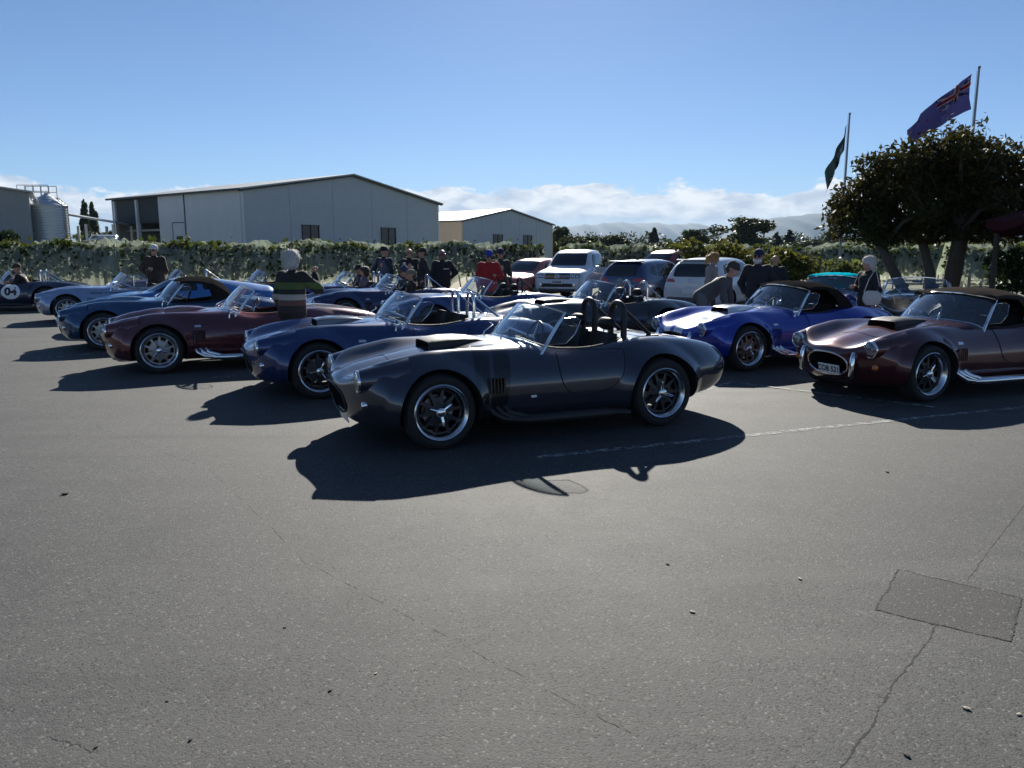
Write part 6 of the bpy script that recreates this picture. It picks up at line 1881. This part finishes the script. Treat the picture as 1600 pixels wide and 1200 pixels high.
text_on(CM['bvh'], '04', .30, 'left', rc, .013, bold=.014, sx=1.05).obj('race_number', PLATEBLACK, r04, fix=False, sharp=0)
rd('purple red roadster half hidden behind the silver blue one', -10.7, 24.6, HD, PURPLE, hoops=('thin', CHROME, (-.29, .29)), mirrors=(), headrests=False)
rd('blue roadster far back with its screen showing over the soft top', -7.6, 23.0, HD, MIDBLUE, hoops=('thin', CHROME, (-.29,)), mirrors=(), headrests=False)
# second rank, seen over the first
def c2(x, y): 
    f = Vector((-math.cos(HD), -math.sin(HD))); L = Vector((math.sin(HD), -math.cos(HD))); q = Vector((x, y)) - f * WB - L * .74; return q.x, q.y
x, y = c2(-5.35, 19.9)
carA = rd('navy roadster carrying a couple, behind the striped jumper', x, y, HD, NAVY, hoops=('thin', CHROME, (-.29, .29)), mirrors=(), headrests=False); posA = (x, y)
x, y = c2(-3.75, 17.3)
carB = rd('dark blue roadster carrying a passenger in a pompom hat', x, y, HD, paint('ink_blue_paint', (.008, .020, .085), .4, .24), hoops=('thin', CHROME, (.29,)), scoop=None, mirrors=(1,), headrests=False); posB = (x, y)
x, y = c2(-1.55, 15.1)
rd('deep blue roadster in front of the man in red', x, y, HD, MIDBLUE, hoops=('thin', BLACK, (-.29, .29)), mirrors=(1, -1), headrests=True, scoop=None)
x, y = c2(.70, 12.95)
rd('black roadster with chrome roll hoops behind the grey one', x, y, HD, BLACKP, hoops=('thin', CHROME, (.29, -.29)), mirrors=(1,), headrests=True, scoop=BLACK, badge=True)
p = fw(1163, 579, R(23.5))
rd('cobalt blue roadster with silver white bonnet stripes and black soft top', p.x, p.y, R(23.5), BRIGHT, wheel=BRONZEWHEEL, top=CANVAS, scoop=BRIGHT, overriders=True, mirrors=(1,), headrests=False, leather=LEATHER)
p = fw(1440, 627, R(22))
m2 = rd('dark maroon roadster with brown black soft top and number plate', p.x, p.y, R(22), MAROON2, wheel=BLACKWHEEL, top=BROWNCANVAS, scoop=BLACK, overriders=True, mouth=CHROME, plate='COB 521', mirrors=(), headrests=True)
rd('royal blue roadster with a bright turquoise soft top', 7.15, 17.3, R(55), TURQ, top=TURQCANVAS, mirrors=(1,), headrests=False)
rd('black open roadster under the spreading tree', 8.35, 16.0, R(61), BLACKP, mirrors=(1, -1), headrests=True, wings=True, hoops=None)

# ------------------------------------------------------------------ the people
# striped jumper: bands by height
def stripe_mat():
    m, t, o = nt('striped_knit'); p = node(t, 'ShaderNodeBsdfPrincipled', Roughness=.9)
    tc = node(t, 'ShaderNodeTexCoord'); sep = node(t, 'ShaderNodeSeparateXYZ'); t.links.new(tc.outputs['Object'], sep.inputs[0])
    rp = node(t, 'ShaderNodeValToRGB'); rp.color_ramp.interpolation = 'CONSTANT'; el = rp.color_ramp.elements
    bands = [(0.0, (.02, .018, .018)), (.86, (.035, .026, .026)), (.96, (.13, .07, .055)), (1.035, (.36, .34, .29)), (1.115, (.022, .020, .022)), (1.18, (.075, .115, .03)), (1.275, (.020, .018, .020))]
    el[0].position = 0; el[0].color = (*bands[0][1], 1); el[1].position = bands[1][0] / 2; el[1].color = (*bands[1][1], 1)
    for z, c in bands[2:]:
        e = el.new(z / 2); e.color = (*c, 1)
    t.links.new(tmath(t, 'MULTIPLY', sep.outputs[2], .5), rp.inputs['Fac'])
    n = node(t, 'ShaderNodeTexNoise', Scale=40.0, Detail=5.0); t.links.new(tc.outputs['Object'], n.inputs['Vector'])
    mul = node(t, 'ShaderNodeMixRGB', blend_type='MULTIPLY'); mul.inputs[0].default_value = .5; t.links.new(rp.outputs[0], mul.inputs[1]); t.links.new(n.outputs['Color'], mul.inputs[2]); t.links.new(rp.outputs[0], p.inputs['Base Color'])
    b = node(t, 'ShaderNodeBump', Strength=.6, Distance=.01); t.links.new(n.outputs['Fac'], b.inputs['Height']); t.links.new(b.outputs[0], p.inputs['Normal'])
    t.links.new(p.outputs[0], o.inputs['Surface']); return m
def W(u, D): return (u - 800) / F_PX * (D * math.cos(PITCH) + .2), D
def camera_prop(root, T, Hd, arms, s):
    a, b = arms[1][2], arms[-1][2]; c = (a + b) / 2 + Vector((0, -.06, .05))
    m = MB(); m.box(c, (.13, .05, .085)); m.lathe([(.03, -.07), (.032, -.02), (.001, -.02)], 14, 'y', c); o = m.obj('camera', BLACK, None, bevel=.006); o.matrix_world = root.matrix_world
    tag(o, 'small black camera held by the woman in the striped jumper', 'camera')
bpy.context.view_layer.update()
def place_prop(fn):
    def w(root, T, Hd, arms, s):
        bpy.context.view_layer.update(); fn(root, T, Hd, arms, s)
    return w
x, y = W(459, 10.9)
person('white haired woman seen from behind in a striped jumper', x, y, PI - R(25), 1.70, (.02, .02, .02), (.022, .02, .024), arms=('down', 'camera'), hair='bob', jacketmat=stripe_mat(), bulk=1.2, lean=R(4), extras=place_prop(camera_prop), res=.013)
x, y = W(246, 21.3)
person('man in a brown leather jacket and white cap behind the silver blue roadster', x, y, R(-5), 1.88, (.030, .018, .013), (.10, .09, .06), arms=('folded', 'hip'), cap=(.60, .58, .55), hair=None, glasses=True, bulk=1.35)
x, y = W(602, 22.5)
person('man in a grey vest and dark cap standing by the vines', x, y, R(150), 1.84, (.018, .022, .04), (.10, .09, .075), arms=('pockets', 'pockets'), cap=(.015, .015, .02), hair=None, vest=(.075, .085, .11), headyaw=R(-40))
x, y = W(641, 23.2)
person('man with a white name badge on his black jacket', x, y, R(10), 1.80, (.014, .014, .018), (.05, .05, .06), arms=('down', 'down'), hair='back', hairmat=DARKHAIR, glasses=True,
       extras=lambda root, T, Hd, arms, s: MB().box(T(.07, -.142, .30), (.075, .012, .05)).obj('name_badge', WHITEPAINT, root))
x, y = W(661, 22.0)
person('man in a dark brown jacket and cap facing away to the left', x, y, R(-70), 1.80, (.028, .022, .026), (.06, .05, .045), arms=('pockets', 'down'), cap=(.02, .02, .022), hair='back', hairmat=DARKHAIR)
x, y = W(692, 20.2)
def chest_text(root, T, Hd, arms, s):
    for k in range(7):
        m = MB(); m.box(T(-.02 + k * .022, -.158, .33), (.014, .006, .022)); m.obj('jacket_lettering', WHITEPAINT, root)
person('heavy man in a black lettered jacket and beige trousers', x, y, R(25), 1.76, (.010, .010, .014), (.20, .17, .13), arms=('hip', 'down'), hair='back', hairmat=DARKHAIR, cap=None, bulk=1.22, skin=simple('tanned_skin', (.20, .10, .07), .5), glasses=True, extras=chest_text)
x, y = W(764, 18.9)
person('man in a red jacket and blue cap looking down', x, y, R(8), 1.74, (.34, .012, .014), (.02, .02, .025), arms=('front', 'down'), cap=(.02, .05, .28), hair='back', bulk=1.15, headpitch=R(18), glasses=True)
x, y = W(782, 21.0)
person('man in dark clothes and navy cap behind the man in red', x, y, R(15), 1.78, (.03, .035, .03), (.03, .03, .03), cap=(.02, .02, .07), hair=None, glasses=True)
x, y = W(1110, 17.3)
person('blond woman in a pale grey top by the white crossover', x, y, R(60), 1.68, (.26, .24, .23), (.05, .05, .06), arms=('front', 'down'), hair='long', hairmat=BLONDHAIR, headpitch=R(15), headyaw=R(10), bulk=.95)
x, y = W(1098, 13.6)
person('man in a grey jacket bending over the cobalt blue roadster', x, y, R(62), 1.74, (.075, .073, .068), (.12, .12, .115), pose='bend', lean=R(54), arms=('hang', 'hang'), cap=(.05, .04, .038), hair='back', hairmat=DARKHAIR, bulk=.98, headpitch=R(-12))
x, y = W(1180, 14.9)
person('bearded man in dark jacket, navy cap and sunglasses', x, y, R(-30), 1.73, (.014, .015, .02), (.03, .03, .035), arms=('pockets', 'pockets'), cap=(.016, .018, .05), hair='back', beard=True, glasses=True, bulk=1.2)
x, y = W(1208, 18.5)
person('bald man in black seen from behind near the yellowing shrubs', x, y, R(165), 1.62, (.012, .012, .015), (.02, .02, .022), hair=None, bulk=1.15)
x, y = W(1352, 14.3)
def bag(root, T, Hd, arms, s):
    m = MB(); G_ = []
    for i in range(9):
        t = i / 8; w = .17 * math.sin(PI * (.12 + .76 * t)) ** .5
        G_.append([(w * math.cos(a), .07 * math.sin(a) * math.sin(PI * (.1 + .8 * t)) ** .4, -.13 + .26 * t) for a in np.linspace(0, 2 * PI, 17)])
    m.grid(G_); b = m.obj('shoulder_bag', simple('white_leather_bag', (.50, .48, .44), .55, 0, .15, 12), None)
    bpy.context.view_layer.update()
    b.matrix_world = root.matrix_world @ Matrix.Translation(T(.27, -.10, .02)) @ Matrix.Rotation(R(70), 4, 'Z')
    tag(b, 'white shoulder bag carried by the woman in black', 'bag')
    m = MB(); m.tube([(.15, 0, .10), (.09, 0, .30), (.02, -.02, .52), (-.08, -.01, .34), (-.15, 0, .10)], .009, 6); m.obj('strap', MATS['white_leather_bag'], b)
person('white haired woman in a long black coat with white bag', x, y, R(-75), 1.60, (.010, .010, .013), (.012, .012, .014), arms=('down', 'front'), hair='bob', bulk=1.12, headpitch=R(8), extras=place_prop(bag))
# people sitting in the open cars (seats at z about 0.47)
def seat_in(pos, h, ys):
    f = Vector((-math.cos(h), -math.sin(h))); L = Vector((math.sin(h), -math.cos(h)))
    q = Vector(pos) + f * (-.54) + L * ys; return q.x, q.y
face_h = lambda h: PI / 2 - PI - h + PI + PI          # look along the car
def facing(h): return math.atan2(-math.cos(h), math.sin(h)) if False else (R(-90) + h)
x, y = seat_in(posA, HD, .29); person('passenger in a lilac grey top and dark headscarf, nearer of the seated couple', x, y, facing(HD), 1.70, (.13, .10, .14), (.03, .03, .03), pose='seat', arms=('wheel', 'wheel'), hood=False, hair='bob', hairmat=DARKHAIR, base=.36)
x, y = seat_in(posA, HD, -.29); person('driver in a black cap, farther of the seated couple', x, y, facing(HD), 1.74, (.03, .022, .03), (.03, .03, .03), pose='seat', arms=('wheel', 'wheel'), cap=(.015, .012, .015), hair='back', hairmat=DARKHAIR, base=.38, glasses=True)
x, y = seat_in(posB, HD, -.29); person('driver in a navy and white pompom hat', x, y, facing(HD), 1.72, (.015, .015, .02), (.03, .03, .03), pose='seat', arms=('wheel', 'wheel'), cap=(.03, .04, .09), pom=(.42, .45, .55), hair=None, base=.40, headyaw=R(20), glasses=True)
x, y = seat_in(posB, HD, .29); person('passenger in a khaki cap beside the pompom hat', x, y, facing(HD), 1.66, (.02, .02, .022), (.03, .03, .03), pose='seat', arms=('knee', 'knee'), cap=(.17, .15, .10), hair='back', hairmat=DARKHAIR, base=.36)
x, y = seat_in((-15.1, 23.3), R(17), .29); person('driver hunched in dark clothes in the roadster with the roundel', x, y, facing(R(17)), 1.78, (.012, .011, .012), (.02, .02, .02), pose='seat', lean=R(20), arms=('wheel', 'wheel'), cap=(.05, .035, .025), hair=None, base=.40)

# ------------------------------------------------------------------ the air between here and the mountains
m, t, o = nt('haze_air')
v = node(t, 'ShaderNodeVolumePrincipled'); v.inputs['Color'].default_value = (.50, .72, 1.0, 1); v.inputs['Density'].default_value = 6.5e-5; v.inputs['Anisotropy'].default_value = 0.0
t.links.new(v.outputs[0], o.inputs['Volume'])
mb = MB(); mb.box((0, 6250, 289), (36000, 17500, 580)); hz = mb.obj('haze', m, None); tag(hz, 'pale haze filling the valley air', 'haze', kind='stuff')
